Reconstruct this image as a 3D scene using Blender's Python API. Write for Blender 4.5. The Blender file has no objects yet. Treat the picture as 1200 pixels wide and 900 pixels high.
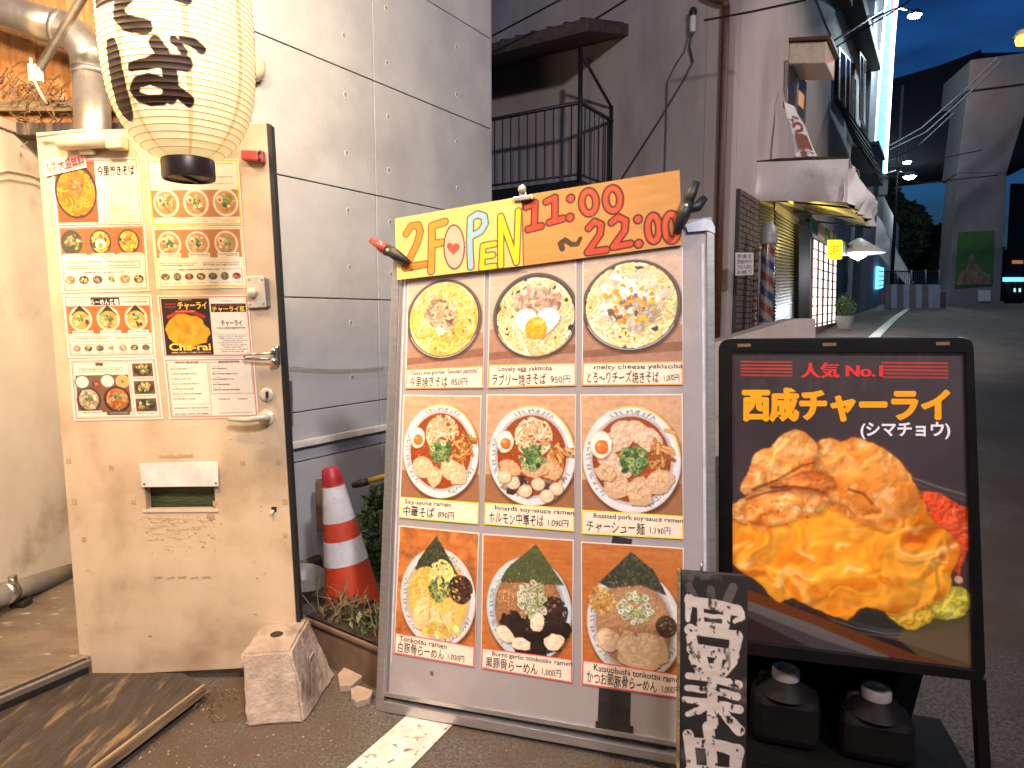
import bpy, math, random
import numpy as np
from mathutils import Vector, Matrix
R=math.radians
SC=bpy.context.scene
COL=SC.collection
rng=np.random.RandomState(7)
random.seed(7)

# ------------------------------------------------------------------ camera
F=780.0; PITCH=math.atan(79/780.0); H=1.37
cd=bpy.data.cameras.new('camera'); cam=bpy.data.objects.new('camera',cd); COL.objects.link(cam)
cd.sensor_width=36; cd.lens=36*F/1200; cd.clip_start=.05; cd.clip_end=900
cam.location=(0,0,H); cam.rotation_euler=(R(90)-PITCH,0,0)
SC.camera=cam
SC.view_settings.view_transform='Standard'; SC.view_settings.look='None'
SC.view_settings.exposure=0.35; SC.view_settings.gamma=1
SC.cycles.use_denoising=True; SC.cycles.max_bounces=6

# ------------------------------------------------------------------ dusk sky
W=bpy.data.worlds.new('World'); SC.world=W; W.use_nodes=True
nt=W.node_tree; nt.nodes.clear()
out=nt.nodes.new('ShaderNodeOutputWorld'); bg=nt.nodes.new('ShaderNodeBackground')
sky=nt.nodes.new('ShaderNodeTexSky'); sky.sky_type='NISHITA'; sky.sun_disc=False
SUN_EL,SUN_ROT=R(0.6),R(200)
sky.sun_elevation=SUN_EL; sky.sun_rotation=SUN_ROT; sky.ozone_density=3.0
tc=nt.nodes.new('ShaderNodeTexCoord'); mp=nt.nodes.new('ShaderNodeMapping'); mp.inputs['Scale'].default_value=(2.2,2.2,7)
ns=nt.nodes.new('ShaderNodeTexNoise'); ns.inputs['Scale'].default_value=2.6; ns.inputs['Detail'].default_value=7; ns.inputs['Roughness'].default_value=.5
rp=nt.nodes.new('ShaderNodeValToRGB'); rp.color_ramp.elements[0].position=.42; rp.color_ramp.elements[1].position=.74
mx=nt.nodes.new('ShaderNodeMix'); mx.data_type='RGBA'
mul=nt.nodes.new('ShaderNodeMix'); mul.data_type='RGBA'; mul.blend_type='MULTIPLY'; mul.inputs[0].default_value=1
SKY_TINT=mul.inputs[7]; SKY_TINT.default_value=(.26,.74,1.4,1)
L=nt.links.new
L(tc.outputs['Generated'],mp.inputs[0]); L(mp.outputs[0],ns.inputs['Vector']); L(ns.outputs[0],rp.inputs[0])
L(sky.outputs[0],mul.inputs[6]); L(rp.outputs[0],mx.inputs[0]); L(mul.outputs[2],mx.inputs[6])
cl=nt.nodes.new('ShaderNodeMix'); cl.data_type='RGBA'; cl.blend_type='MULTIPLY'; cl.inputs[0].default_value=1
cl.inputs[7].default_value=(.42,.38,.38,1); L(mul.outputs[2],cl.inputs[6]); L(cl.outputs[2],mx.inputs[7])
L(mx.outputs[2],bg.inputs[0]); bg.inputs[1].default_value=.15; L(bg.outputs[0],out.inputs[0])
# last light of day, very weak and wide
sd=bpy.data.lights.new('sun','SUN'); sd.energy=.03; sd.angle=R(20); sd.color=(.6,.72,1)
so=bpy.data.objects.new('sun',sd); COL.objects.link(so); so.rotation_euler=(R(60),0,R(200))

# ------------------------------------------------------------------ helpers
def V(*a): return Vector(a)
def ray(px,py):
    dx=(px-600)/F; dy=-(py-450)/F; c,s=math.cos(PITCH),math.sin(PITCH)
    return Vector((dx,c+dy*s,-s+dy*c))
CP=Vector((0,0,H))
def at_y(px,py,Y):
    d=ray(px,py); return CP+d*(Y/d.y)
def at_z(px,py,z):
    d=ray(px,py); return CP+d*((z-H)/d.z)
class PL:
    def __init__(s,p0,u,v):
        s.p=Vector(p0); s.u=Vector(u).normalized(); v=Vector(v); s.v=(v-s.u*v.dot(s.u)).normalized(); s.n=s.u.cross(s.v)
    def hit(s,px,py,off=0):
        d=ray(px,py); p=s.p+s.n*off
        return CP+d*((p-CP).dot(s.n)/d.dot(s.n))
    def q(s,pts,off=0): return [s.hit(x,y,off) for x,y in pts]
    def uv(s,P): P=Vector(P)-s.p; return P.dot(s.u),P.dot(s.v)
    def pt(s,a,b,off=0): return s.p+s.u*a+s.v*b+s.n*off
A2=Vector((.543,.84,0)).normalized(); N2=Vector((A2.y,-A2.x,0)); UP=Vector((0,0,1))
def gz(x,y):
    s=x*A2.x+y*A2.y
    pts=[(-400,0),(2.0,0),(3.5,.06),(8.6,.46),(15,.98),(20,1.3),(29,1.75),(40,2.1),(60,2.4),(900,2.4)]
    for (a,b),(c,d) in zip(pts,pts[1:]):
        if s<=c: return b+(d-b)*(s-a)/(c-a)
    return 2.4
def at_ground(px,py,dz=0):
    d=ray(px,py); t=.5
    while t<200:
        P=CP+d*t
        if P.z<=gz(P.x,P.y)+dz: break
        t*=1.004
    return P
def tag(o,label=None,cat=None,group=None,kind=None):
    if label: o['label']=label
    if cat: o['category']=cat
    if group: o['group']=group
    if kind: o['kind']=kind
    return o
def thing(name,label,cat,loc,group=None):
    o=bpy.data.objects.new(name,None); COL.objects.link(o); o.location=loc; o.empty_display_size=.1
    return tag(o,label,cat,group)
def org(o):
    p=Vector((0,0,0))
    while o: p+=o.location; o=o.parent
    return p
def link(name,verts,faces,mat,parent=None,smooth=False,loc=None):
    """verts in world coordinates; the object keeps its parent's origin"""
    b=org(parent) if parent else (Vector(loc) if loc is not None else Vector((0,0,0)))
    me=bpy.data.meshes.new(name); me.from_pydata([tuple(Vector(v)-b) for v in verts],[],faces); me.update()
    me.materials.append(mat)
    if smooth: me.polygons.foreach_set('use_smooth',[True]*len(me.polygons))
    o=bpy.data.objects.new(name,me); COL.objects.link(o)
    if parent: o.parent=parent
    elif loc is not None: o.location=loc
    return o
import bmesh
def bevel(o,w,seg=2,ang=30):
    bm=bmesh.new(); bm.from_mesh(o.data)
    es=[e for e in bm.edges if len(e.link_faces)==2 and e.calc_face_angle(0)>R(ang)]
    if es: bmesh.ops.bevel(bm,geom=es,offset=w,segments=seg,profile=.5,affect='EDGES',clamp_overlap=True)
    bm.to_mesh(o.data); bm.free(); return o
def prism(name,pts,vec,mat,parent=None,bev=0,smooth=False,loc=None):
    """pts: ring of world points; extruded by vec (away from viewer side)"""
    n=len(pts); vec=Vector(vec); vs=[Vector(p) for p in pts]+[Vector(p)+vec for p in pts]
    fs=[tuple(range(n)),tuple(range(2*n-1,n-1,-1))]+[(i,i+n,(i+1)%n+n,(i+1)%n) for i in range(n)]
    o=link(name,vs,fs,mat,parent,smooth,loc)
    bm=bmesh.new(); bm.from_mesh(o.data); bmesh.ops.recalc_face_normals(bm,faces=bm.faces); bm.to_mesh(o.data); bm.free()
    if bev: bevel(o,bev)
    return o
def slab(name,pl,pxs,th,mat,parent=None,off=0,bev=0,loc=None):
    """front at plane+off, thickness th backwards"""
    return prism(name,pl.q(pxs,off),-pl.n*th,mat,parent,bev,loc=loc)
def box(name,c,s,mat,parent=None,rz=0,bev=0,loc=None,rot=None):
    m=rot.to_matrix() if rot is not None else Matrix.Rotation(rz,3,'Z')
    c=Vector(c); hs=[k/2 for k in s]
    P=[c+m@Vector((a*hs[0],b*hs[1],-hs[2])) for a,b in((-1,-1),(1,-1),(1,1),(-1,1))]
    return prism(name,P,m@Vector((0,0,s[2])),mat,parent,bev,loc=loc)
def tube(name,path,r,mat,parent=None,n=10,loc=None,rs=None,caps=True):
    path=[Vector(p) for p in path]; vs=[];fs=[]
    T=[(path[min(i+1,len(path)-1)]-path[max(i-1,0)]).normalized() for i in range(len(path))]
    a=T[0].orthogonal().normalized()
    for i,p in enumerate(path):
        a=(a-T[i]*a.dot(T[i])).normalized(); b=T[i].cross(a); rr=rs[i] if rs else r
        for k in range(n):
            t=2*math.pi*k/n; vs.append(p+(a*math.cos(t)+b*math.sin(t))*rr)
    for i in range(len(path)-1):
        for k in range(n): fs.append((i*n+k,i*n+(k+1)%n,(i+1)*n+(k+1)%n,(i+1)*n+k))
    if caps: fs+= [tuple(range(n-1,-1,-1)),tuple(range((len(path)-1)*n,len(path)*n))]
    return link(name,vs,fs,mat,parent,n>5,loc)
def lathe(name,prof,base,mat,parent=None,n=32,rot=None,loc=None,smooth=True):
    base=Vector(base); m=rot.to_matrix() if rot is not None else Matrix.Identity(3); vs=[];fs=[]
    for r,z in prof:
        for k in range(n):
            t=2*math.pi*k/n; vs.append(base+m@Vector((r*math.cos(t),r*math.sin(t),z)))
    for i in range(len(prof)-1):
        for k in range(n): fs.append((i*n+k,i*n+(k+1)%n,(i+1)*n+(k+1)%n,(i+1)*n+k))
    if prof[0][0]>1e-4: fs.append(tuple(range(n-1,-1,-1)))
    if prof[-1][0]>1e-4: fs.append(tuple(range((len(prof)-1)*n,len(prof)*n)))
    o=link(name,vs,fs,mat,parent,False,loc)
    if smooth:
        o.data.polygons.foreach_set('use_smooth',[True]*len(o.data.polygons))
        o.data.set_sharp_from_angle(angle=R(40))
    return o
def sag(a,b,d,n=14):
    a=Vector(a);b=Vector(b); return [a.lerp(b,i/n)-Vector((0,0,d*4*(i/n)*(1-i/n))) for i in range(n+1)]

# ------------------------------------------------------------------ materials
def lin(c):
    return tuple(((v/255)/12.92 if v/255<=.04045 else ((v/255+.055)/1.055)**2.4) for v in c)
MATS={}
def mat(name,c1,c2=None,scale=6,rough=.6,metal=0,bump=0,bscale=None,stretch=(1,1,1),c3=None,s3=2,t3=(.55,.7),coat=0,emit=None,es=0,det=6,spec=.5,t2=(.35,.65),coatbump=0,rvar=0,space='Object'):
    m=bpy.data.materials.new(name); m.use_nodes=True; N=m.node_tree.nodes; K=m.node_tree.links.new
    b=N['Principled BSDF']; b.inputs['Roughness'].default_value=rough; b.inputs['Metallic'].default_value=metal
    b.inputs['Specular IOR Level'].default_value=spec
    tcn=N.new('ShaderNodeTexCoord'); mpn=N.new('ShaderNodeMapping'); mpn.inputs['Scale'].default_value=stretch
    K(tcn.outputs[space],mpn.inputs[0])
    def noise(sc,d=det):
        n=N.new('ShaderNodeTexNoise'); n.inputs['Scale'].default_value=sc; n.inputs['Detail'].default_value=d; n.inputs['Roughness'].default_value=.62
        K(mpn.outputs[0],n.inputs['Vector']); return n
    def ramp(a,z):
        r=N.new('ShaderNodeValToRGB'); r.color_ramp.elements[0].position=a; r.color_ramp.elements[1].position=z; return r
    src=None
    if c2 is None: b.inputs['Base Color'].default_value=(*c1,1)
    else:
        n=noise(scale); r=ramp(*t2); K(n.outputs[0],r.inputs[0]); x=N.new('ShaderNodeMix'); x.data_type='RGBA'
        x.inputs[6].default_value=(*c1,1); x.inputs[7].default_value=(*c2,1); K(r.outputs[0],x.inputs[0]); src=x.outputs[2]
        if rvar:
            mr=N.new('ShaderNodeMapRange'); mr.inputs[3].default_value=max(.02,rough-rvar); mr.inputs[4].default_value=min(1,rough+rvar); K(n.outputs[0],mr.inputs[0]); K(mr.outputs[0],b.inputs['Roughness'])
        if c3 is not None:
            n3=noise(s3,9); r3=ramp(*t3); K(n3.outputs[0],r3.inputs[0]); x3=N.new('ShaderNodeMix'); x3.data_type='RGBA'
            K(r3.outputs[0],x3.inputs[0]); K(src,x3.inputs[6]); x3.inputs[7].default_value=(*c3,1); src=x3.outputs[2]
        K(src,b.inputs['Base Color'])
    if bump:
        nb=noise(bscale or scale*6,8); bn=N.new('ShaderNodeBump'); bn.inputs['Strength'].default_value=1; bn.inputs['Distance'].default_value=bump
        K(nb.outputs[0],bn.inputs['Height']); K(bn.outputs[0],b.inputs['Normal'])
    if coat:
        b.inputs['Coat Weight'].default_value=coat; b.inputs['Coat Roughness'].default_value=.06
        if coatbump:
            nb=noise(9,3); bn=N.new('ShaderNodeBump'); bn.inputs['Strength'].default_value=1; bn.inputs['Distance'].default_value=coatbump
            K(nb.outputs[0],bn.inputs['Height']); K(bn.outputs[0],b.inputs['Coat Normal'])
    if emit is not None:
        b.inputs['Emission Color'].default_value=(*emit,1); b.inputs['Emission Strength'].default_value=es
    MATS[name]=m; return m
def printmat(name,rough=.45,coat=0,emis=0,coatbump=.002,albedo=1.0,cbs=14,stretch=(1,1,1)):
    m=bpy.data.materials.new(name); m.use_nodes=True; N=m.node_tree.nodes; K=m.node_tree.links.new
    b=N['Principled BSDF']; b.inputs['Roughness'].default_value=rough
    a=N.new('ShaderNodeAttribute'); a.attribute_name='Col'; K(a.outputs['Color'],b.inputs['Base Color'])
    if coat:
        b.inputs['Coat Weight'].default_value=coat; b.inputs['Coat Roughness'].default_value=.07
        tcn=N.new('ShaderNodeTexCoord'); mpn=N.new('ShaderNodeMapping'); mpn.inputs['Scale'].default_value=stretch
        K(tcn.outputs['Object'],mpn.inputs[0])
        n=N.new('ShaderNodeTexNoise'); n.inputs['Scale'].default_value=cbs; n.inputs['Detail'].default_value=3; K(mpn.outputs[0],n.inputs['Vector'])
        bn=N.new('ShaderNodeBump'); bn.inputs['Distance'].default_value=coatbump; K(n.outputs[0],bn.inputs['Height']); K(bn.outputs[0],b.inputs['Coat Normal'])
    if emis:
        K(a.outputs['Color'],b.inputs['Emission Color']); b.inputs['Emission Strength'].default_value=emis
    MATS[name]=m; return m

# ------------------------------------------------------------------ little painter for flat print
def fbm(w,h,sc,oct=4,seed=0,ax=1.,ay=1.):
    r=np.random.RandomState(seed); o=np.zeros((h,w)); amp=1; tot=0
    for k in range(oct):
        f=sc*2**k; gw=int(w*f*ax/max(w,h))+3; gh=int(h*f*ay/max(w,h))+3; g=r.rand(gh,gw)
        xs=np.linspace(0,gw-1.001,w); ys=np.linspace(0,gh-1.001,h); xi=xs.astype(int); yi=ys.astype(int); fx=xs-xi; fy=ys-yi
        fx=fx*fx*(3-2*fx); fy=fy*fy*(3-2*fy)
        a=g[np.ix_(yi,xi)]*(1-fx)+g[np.ix_(yi,xi+1)]*fx; b=g[np.ix_(yi+1,xi)]*(1-fx)+g[np.ix_(yi+1,xi+1)]*fx
        o+=amp*(a*(1-fy)[:,None]+b*fy[:,None]); tot+=amp; amp*=.55
    return o/tot
class Cv:
    """canvas: x right, y down, in units of final pixels; painted at SS times the size"""
    def __init__(s,w,h,col,ss=2):
        s.w,s.h,s.ss=w,h,ss; s.im=np.ones((h*ss,w*ss,3))*np.array(col,float)
    def win(s,x0,y0,x1,y1):
        k=s.ss; a=max(0,int(x0*k)-2);b=max(0,int(y0*k)-2);c=min(s.w*k,int(x1*k)+3);d=min(s.h*k,int(y1*k)+3)
        if c<=a or d<=b: return None
        X,Y=np.meshgrid((np.arange(a,c)+.5)/k,(np.arange(b,d)+.5)/k); return (slice(b,d),slice(a,c)),X,Y
    def bl(s,sl,m,col):
        m=m[...,None]; s.im[sl]=s.im[sl]*(1-m)+np.asarray(col,float)*m
    def ell(s,cx,cy,rx,ry,col,ang=0,a=1,soft=1.):
        r=max(rx,ry)+soft; w=s.win(cx-r,cy-r,cx+r,cy+r)
        if w is None: return
        sl,X,Y=w; c,n=math.cos(ang),math.sin(ang); x=(X-cx)*c+(Y-cy)*n; y=-(X-cx)*n+(Y-cy)*c
        d=np.sqrt((x/rx)**2+(y/ry)**2); s.bl(sl,np.clip((1-d)*min(rx,ry)/soft+.5,0,1)*a,col)
    def rect(s,x0,y0,x1,y1,col,a=1): s.poly([(x0,y0),(x1,y0),(x1,y1),(x0,y1)],col,a)
    def frame(s,x0,y0,x1,y1,w,col):
        s.rect(x0,y0,x1,y0+w,col);s.rect(x0,y1-w,x1,y1,col);s.rect(x0,y0,x0+w,y1,col);s.rect(x1-w,y0,x1,y1,col)
    def pmask(s,pts):
        xs=[p[0] for p in pts];ys=[p[1] for p in pts]; w=s.win(min(xs),min(ys),max(xs),max(ys))
        if w is None: return None
        sl,X,Y=w; ins=np.zeros(X.shape,bool); n=len(pts)
        for i in range(n):
            x0,y0=pts[i];x1,y1=pts[(i+1)%n]
            if y0==y1: continue
            ins^=((y0>Y)!=(y1>Y))&(X<(x1-x0)*(Y-y0)/(y1-y0)+x0)
        return sl,ins.astype(float),X,Y
    def poly(s,pts,col,a=1):
        r=s.pmask(pts)
        if r: s.bl(r[0],r[1]*a,col)
    def stroke(s,pts,w,col,a=1,w2=None,soft=.5):
        xs=[p[0] for p in pts];ys=[p[1] for p in pts]; m=max(w,w2 or 0)/2+1; q=s.win(min(xs)-m,min(ys)-m,max(xs)+m,max(ys)+m)
        if q is None: return
        sl,X,Y=q; D=np.full(X.shape,-1e9); n=len(pts)-1
        for i in range(n):
            x0,y0=pts[i];x1,y1=pts[i+1]; dx,dy=x1-x0,y1-y0; l=dx*dx+dy*dy+1e-9
            t=np.clip(((X-x0)*dx+(Y-y0)*dy)/l,0,1); d=np.hypot(X-x0-t*dx,Y-y0-t*dy)
            ww=w if w2 is None else w+(w2-w)*((i+t)/n)
            D=np.maximum(D,ww/2-d)
        s.bl(sl,np.clip(D/soft+.5,0,1)*a,col)
    def tex(s,amp,sc,seed,oct=4,x=1.,y=1.):
        n=fbm(s.w*s.ss,s.h*s.ss,sc,oct,seed,x,y)-.5; s.im*=(1+amp*2*n)[...,None]
    def out(s):
        k=s.ss; return np.clip(s.im.reshape(s.h,k,s.w,k,3).mean((1,3)),0,255)
def blob(cx,cy,rx,ry,n=14,jit=.2,ang=0,rs=None):
    rs=rs or rng; o=[]
    for i in range(n):
        t=2*math.pi*i/n; k=1+jit*(rs.rand()*2-1); x=rx*k*math.cos(t);y=ry*k*math.sin(t)
        o.append((cx+x*math.cos(ang)-y*math.sin(ang),cy+x*math.sin(ang)+y*math.cos(ang)))
    # soften
    return [tuple((np.array(o[i])*.5+np.array(o[(i+1)%n])*.5)) if k else o[i] for i in range(n) for k in (0,1)]
def printmesh(name,quad,img,mt,parent=None,flip=False,loc=None):
    """quad: world TL,TR,BR,BL; img HxWx3 sRGB 0..255, one coloured cell per pixel"""
    h,w=img.shape[:2]; b=org(parent) if parent else Vector(loc if loc is not None else (0,0,0))
    TL,TR,BR,BL=[np.array(Vector(p)-b) for p in quad]
    u=np.linspace(0,1,w)[None,:,None]; v=np.linspace(0,1,h)[:,None,None]
    P=(TL*(1-u)+TR*u)*(1-v)+(BL*(1-u)+BR*u)*v
    return gridmesh(name,P,img,mt,parent,loc)
def gridmesh(name,P,img,mt,parent=None,loc=None,smooth=False):
    h,w=P.shape[:2]
    me=bpy.data.meshes.new(name); me.vertices.add(h*w); me.vertices.foreach_set('co',P.reshape(-1).astype(np.float32))
    i=(np.arange(h-1)[:,None]*w+np.arange(w-1)[None,:]); f=np.stack([i,i+w,i+w+1,i+1],-1).reshape(-1)
    nf=(h-1)*(w-1); me.loops.add(nf*4); me.loops.foreach_set('vertex_index',f.astype(np.int32)); me.polygons.add(nf)
    me.polygons.foreach_set('loop_start',(np.arange(nf)*4).astype(np.int32)); me.polygons.foreach_set('loop_total',np.full(nf,4,np.int32))
    if smooth: me.polygons.foreach_set('use_smooth',np.ones(nf,bool))
    me.update(calc_edges=True); me.validate()
    c=img.reshape(-1,3)/255.; c=np.where(c<=.04045,c/12.92,((c+.055)/1.055)**2.4)
    at=me.color_attributes.new('Col','FLOAT_COLOR','POINT'); at.data.foreach_set('color',np.concatenate([c,np.ones((len(c),1))],1).reshape(-1).astype(np.float32))
    me.materials.append(mt); o=bpy.data.objects.new(name,me); COL.objects.link(o)
    if parent: o.parent=parent
    elif loc is not None: o.location=loc
    return o
# ------------------------------------------------------------------ lettering
_tc={}
def glyphs(s,bold=0):
    k=(s,bold)
    if k not in _tc:
        cu=bpy.data.curves.new('t','FONT'); cu.body=s; cu.offset=bold; cu.resolution_u=4
        ob=bpy.data.objects.new('t',cu); COL.objects.link(ob)
        me=bpy.data.meshes.new_from_object(ob.evaluated_get(bpy.context.evaluated_depsgraph_get()))
        vs=[tuple(v.co[:2]) for v in me.vertices]; fs=[tuple(p.vertices) for p in me.polygons]
        bpy.data.objects.remove(ob); bpy.data.meshes.remove(me); bpy.data.curves.remove(cu); _tc[k]=(vs,fs)
    return _tc[k]
def letter(name,s,quad,mt,parent,bold=0,hand=0,lift=.001,seed=0,depth=0):
    """fit the string's ink into the world quad TL,TR,BR,BL, lifted towards the reader"""
    vs,fs=glyphs(s,bold)
    if not vs: return None
    xs=[v[0] for v in vs];ys=[v[1] for v in vs]; x0,x1,y0,y1=min(xs),max(xs),min(ys),max(ys)
    TL,TR,BR,BL=[Vector(p) for p in quad]; n=(TR-TL).cross(TL-BL).normalized(); W_=[]
    r=random.Random(seed); ph=[r.uniform(0,6) for _ in range(6)]
    for x,y in vs:
        a=(x-x0)/(x1-x0); b=(y-y0)/(y1-y0)
        if hand:
            q=(x1-x0)/(y1-y0)*a
            b+=hand*(math.sin(q*2.1+ph[0])+.6*math.sin(q*5.3+ph[1])+.5*math.sin(b*6+q*3+ph[2]))*.5
            a+=hand*(math.sin(b*5+q*2.3+ph[3])+.7*math.sin(q*7+ph[4]))*.35*(y1-y0)/(x1-x0)
        W_.append((TL*(1-a)+TR*a)*b+(BL*(1-a)+BR*a)*(1-b)+n*lift)
    if depth:
        return None
    return link(name,W_,fs,mt,parent)
def sub(q,a0,b0,a1,b1):
    """sub-rectangle of a quad, fractions from top-left"""
    TL,TR,BR,BL=q
    def p(a,b): return (TL*(1-a)+TR*a)*(1-b)+(BL*(1-a)+BR*a)*b
    return [p(a0,b0),p(a1,b0),p(a1,b1),p(a0,b1)]
# ------------------------------------------------------------------ painted prints: food
def arc(r,cx,cy,R0,ln,curv,k=9):
    a=r.rand()*6.28; d=R0*math.sqrt(r.rand()); x=cx+d*math.cos(a); y=cy+d*math.sin(a); t=r.rand()*6.28; c=curv*(r.rand()-.5)*2; p=[(x,y)]
    for _ in range(k):
        t+=c/k+(r.rand()-.5)*.35; x+=ln/k*math.cos(t); y+=ln/k*math.sin(t)
        e=math.hypot(x-cx,y-cy)
        if e>R0: x=cx+(x-cx)*R0/e; y=cy+(y-cy)*R0/e; t+=.7
        p.append((x,y))
    return p
def noodles(c,r,cx,cy,R0,n,cols,w,ln,curv=5,dark=(120,80,30),sy=1.):
    for i in range(n):
        p=[(x,cy+(y-cy)*sy) for x,y in arc(r,cx,cy,R0,ln*(.6+r.rand()*.8),curv)]
        col=np.array(cols[r.randint(len(cols))])*(.88+.2*r.rand())
        c.stroke(p,w+1.0,dark,.5); c.stroke(p,w,col); c.stroke([(x-.15*w,y-.2*w) for x,y in p],w*.35,np.minimum(255,col*1.16+8),.6)
def bits(c,r,cx,cy,rx,ry,n,cols,s0,s1,jit=.45,edge=.6):
    for i in range(n):
        a=r.rand()*6.28; d=math.sqrt(r.rand()); x=cx+rx*d*math.cos(a); y=cy+ry*d*math.sin(a); s=s0+(s1-s0)*r.rand()
        col=np.array(cols[r.randint(len(cols))])*(.82+.3*r.rand()); g=r.rand()*3.1
        pts=blob(x,y,s,s*(.5+.5*r.rand()),9,jit,g,r)
        c.poly([(u+.5,v+.7) for u,v in pts],(60,35,20),edge*.6); c.poly(pts,col)
        c.poly(blob(x-.2*s,y-.25*s,s*.5,s*.3,7,.3,g,r),np.minimum(255,col*1.15+10),.5)
def rings(c,r,cx,cy,rx,ry,n,cols,s):
    for i in range(n):
        a=r.rand()*6.28; d=math.sqrt(r.rand()); x=cx+rx*d*math.cos(a); y=cy+ry*d*math.sin(a); g=r.rand()*3; col=np.array(cols[r.randint(len(cols))])*(.85+.25*r.rand())
        q=s*(.7+.6*r.rand()); e=.55+.4*r.rand()
        c.ell(x+.4,y+.6,q*1.1,q*e*1.1,(40,60,25),g,.5); c.ell(x,y,q,q*e,col,g); c.ell(x,y,q*.5,q*e*.45,col*.55,g,.8)
def halfegg(c,x,y,s,ang=0):
    c.ell(x+1,y+1.5,s*.82,s*1.05,(70,45,30),ang,.5,2); c.ell(x,y,s*.8,s,(228,200,160),ang); c.ell(x-.3,y-.4,s*.72,s*.9,(250,243,232),ang)
    c.ell(x+.05*s,y+.18*s,s*.5,s*.52,(232,96,32),ang); c.ell(x,y+.12*s,s*.36,s*.36,(245,128,48),ang,.8,2); c.ell(x-.14*s,y,s*.12,s*.1,(255,205,150),ang,.8)
def slice_(c,r,x,y,rx,ry,ang,col=(218,180,145)):
    p=blob(x,y,rx,ry,13,.14,ang,r); c.poly([(u+1,v+1.6) for u,v in p],(80,45,25),.6); c.poly(p,col)
    c.poly(blob(x-.1*rx,y-.1*ry,rx*.7,ry*.62,10,.25,ang,r),np.minimum(255,np.array(col)*1.1+6),.6)
    for _ in range(5):
        c.stroke([(x+(r.rand()-.5)*rx,y+(r.rand()-.5)*ry) for _k in range(3)],.7,np.array(col)*.78,.55)
def nori(c,pts,base=(46,50,36)):
    c.poly([(x+1.5,y+2) for x,y in pts],(30,20,10),.5); c.poly(pts,base); m=c.pmask(pts)
    if m:
        sl,k,X,Y=m; n=fbm(X.shape[1],X.shape[0],30,3,5); c.bl(sl,k*np.clip((n-.45)*3,0,.8),(92,104,58))
def wood(c,a,b,seed,ax=1,ay=14):
    h,w=c.im.shape[:2]; n=fbm(w,h,4,5,seed,ax,ay)[...,None]; c.im[:]=np.array(a)*(1-n)+np.array(b)*n
def bowl(c,cx,cy,r0,rim,soup,pat=True,ang=0,yel=None,sy=1.):
    c.ell(cx+2,cy+4,r0*1.02,r0*sy*1.03,(50,30,20),0,.55,5)
    c.ell(cx,cy,r0,r0*sy,rim)
    c.ell(cx,cy-.5,r0*.965,r0*sy*.965,np.array(rim)*1.04)
    if yel is not None:
        p=[(cx+r0*.985*math.cos(t),cy+r0*sy*.985*math.sin(t)) for t in np.linspace(-2.0,-.15,14)]; c.stroke(p,2.2,yel,.95)
    c.ell(cx,cy,r0*.86,r0*sy*.86,np.array(rim)*.86,0,1,2)
    if pat:
        rr=np.random.RandomState(3)
        for t in list(np.linspace(2.2,3.4,12))+list(np.linspace(.3,1.2,10))+list(np.linspace(4.2,5.2,10)):
            c.stroke([(cx+r0*k*math.cos(t+rr.rand()*.12),cy+r0*sy*k*math.sin(t+rr.rand()*.12)) for k in (.86,.92,.87+.05*rr.rand())],1.5,(86,90,98),.75)
    c.ell(cx,cy,r0*.8,r0*sy*.8,soup,0,1,1.5); c.ell(cx,cy+r0*.05,r0*.72,r0*sy*.72,np.minimum(255,np.array(soup)*1.15),0,.6,6)
GRN=[(96,140,70),(150,178,92),(66,108,62),(196,208,140),(120,160,110)]
YEL=[(240,214,120),(232,196,88),(246,226,150),(222,178,70)]
MEN=[(200,136,64),(176,108,44),(216,160,90)]
MEAT=[(190,150,112),(166,122,88),(208,172,136),(146,104,76)]
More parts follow.
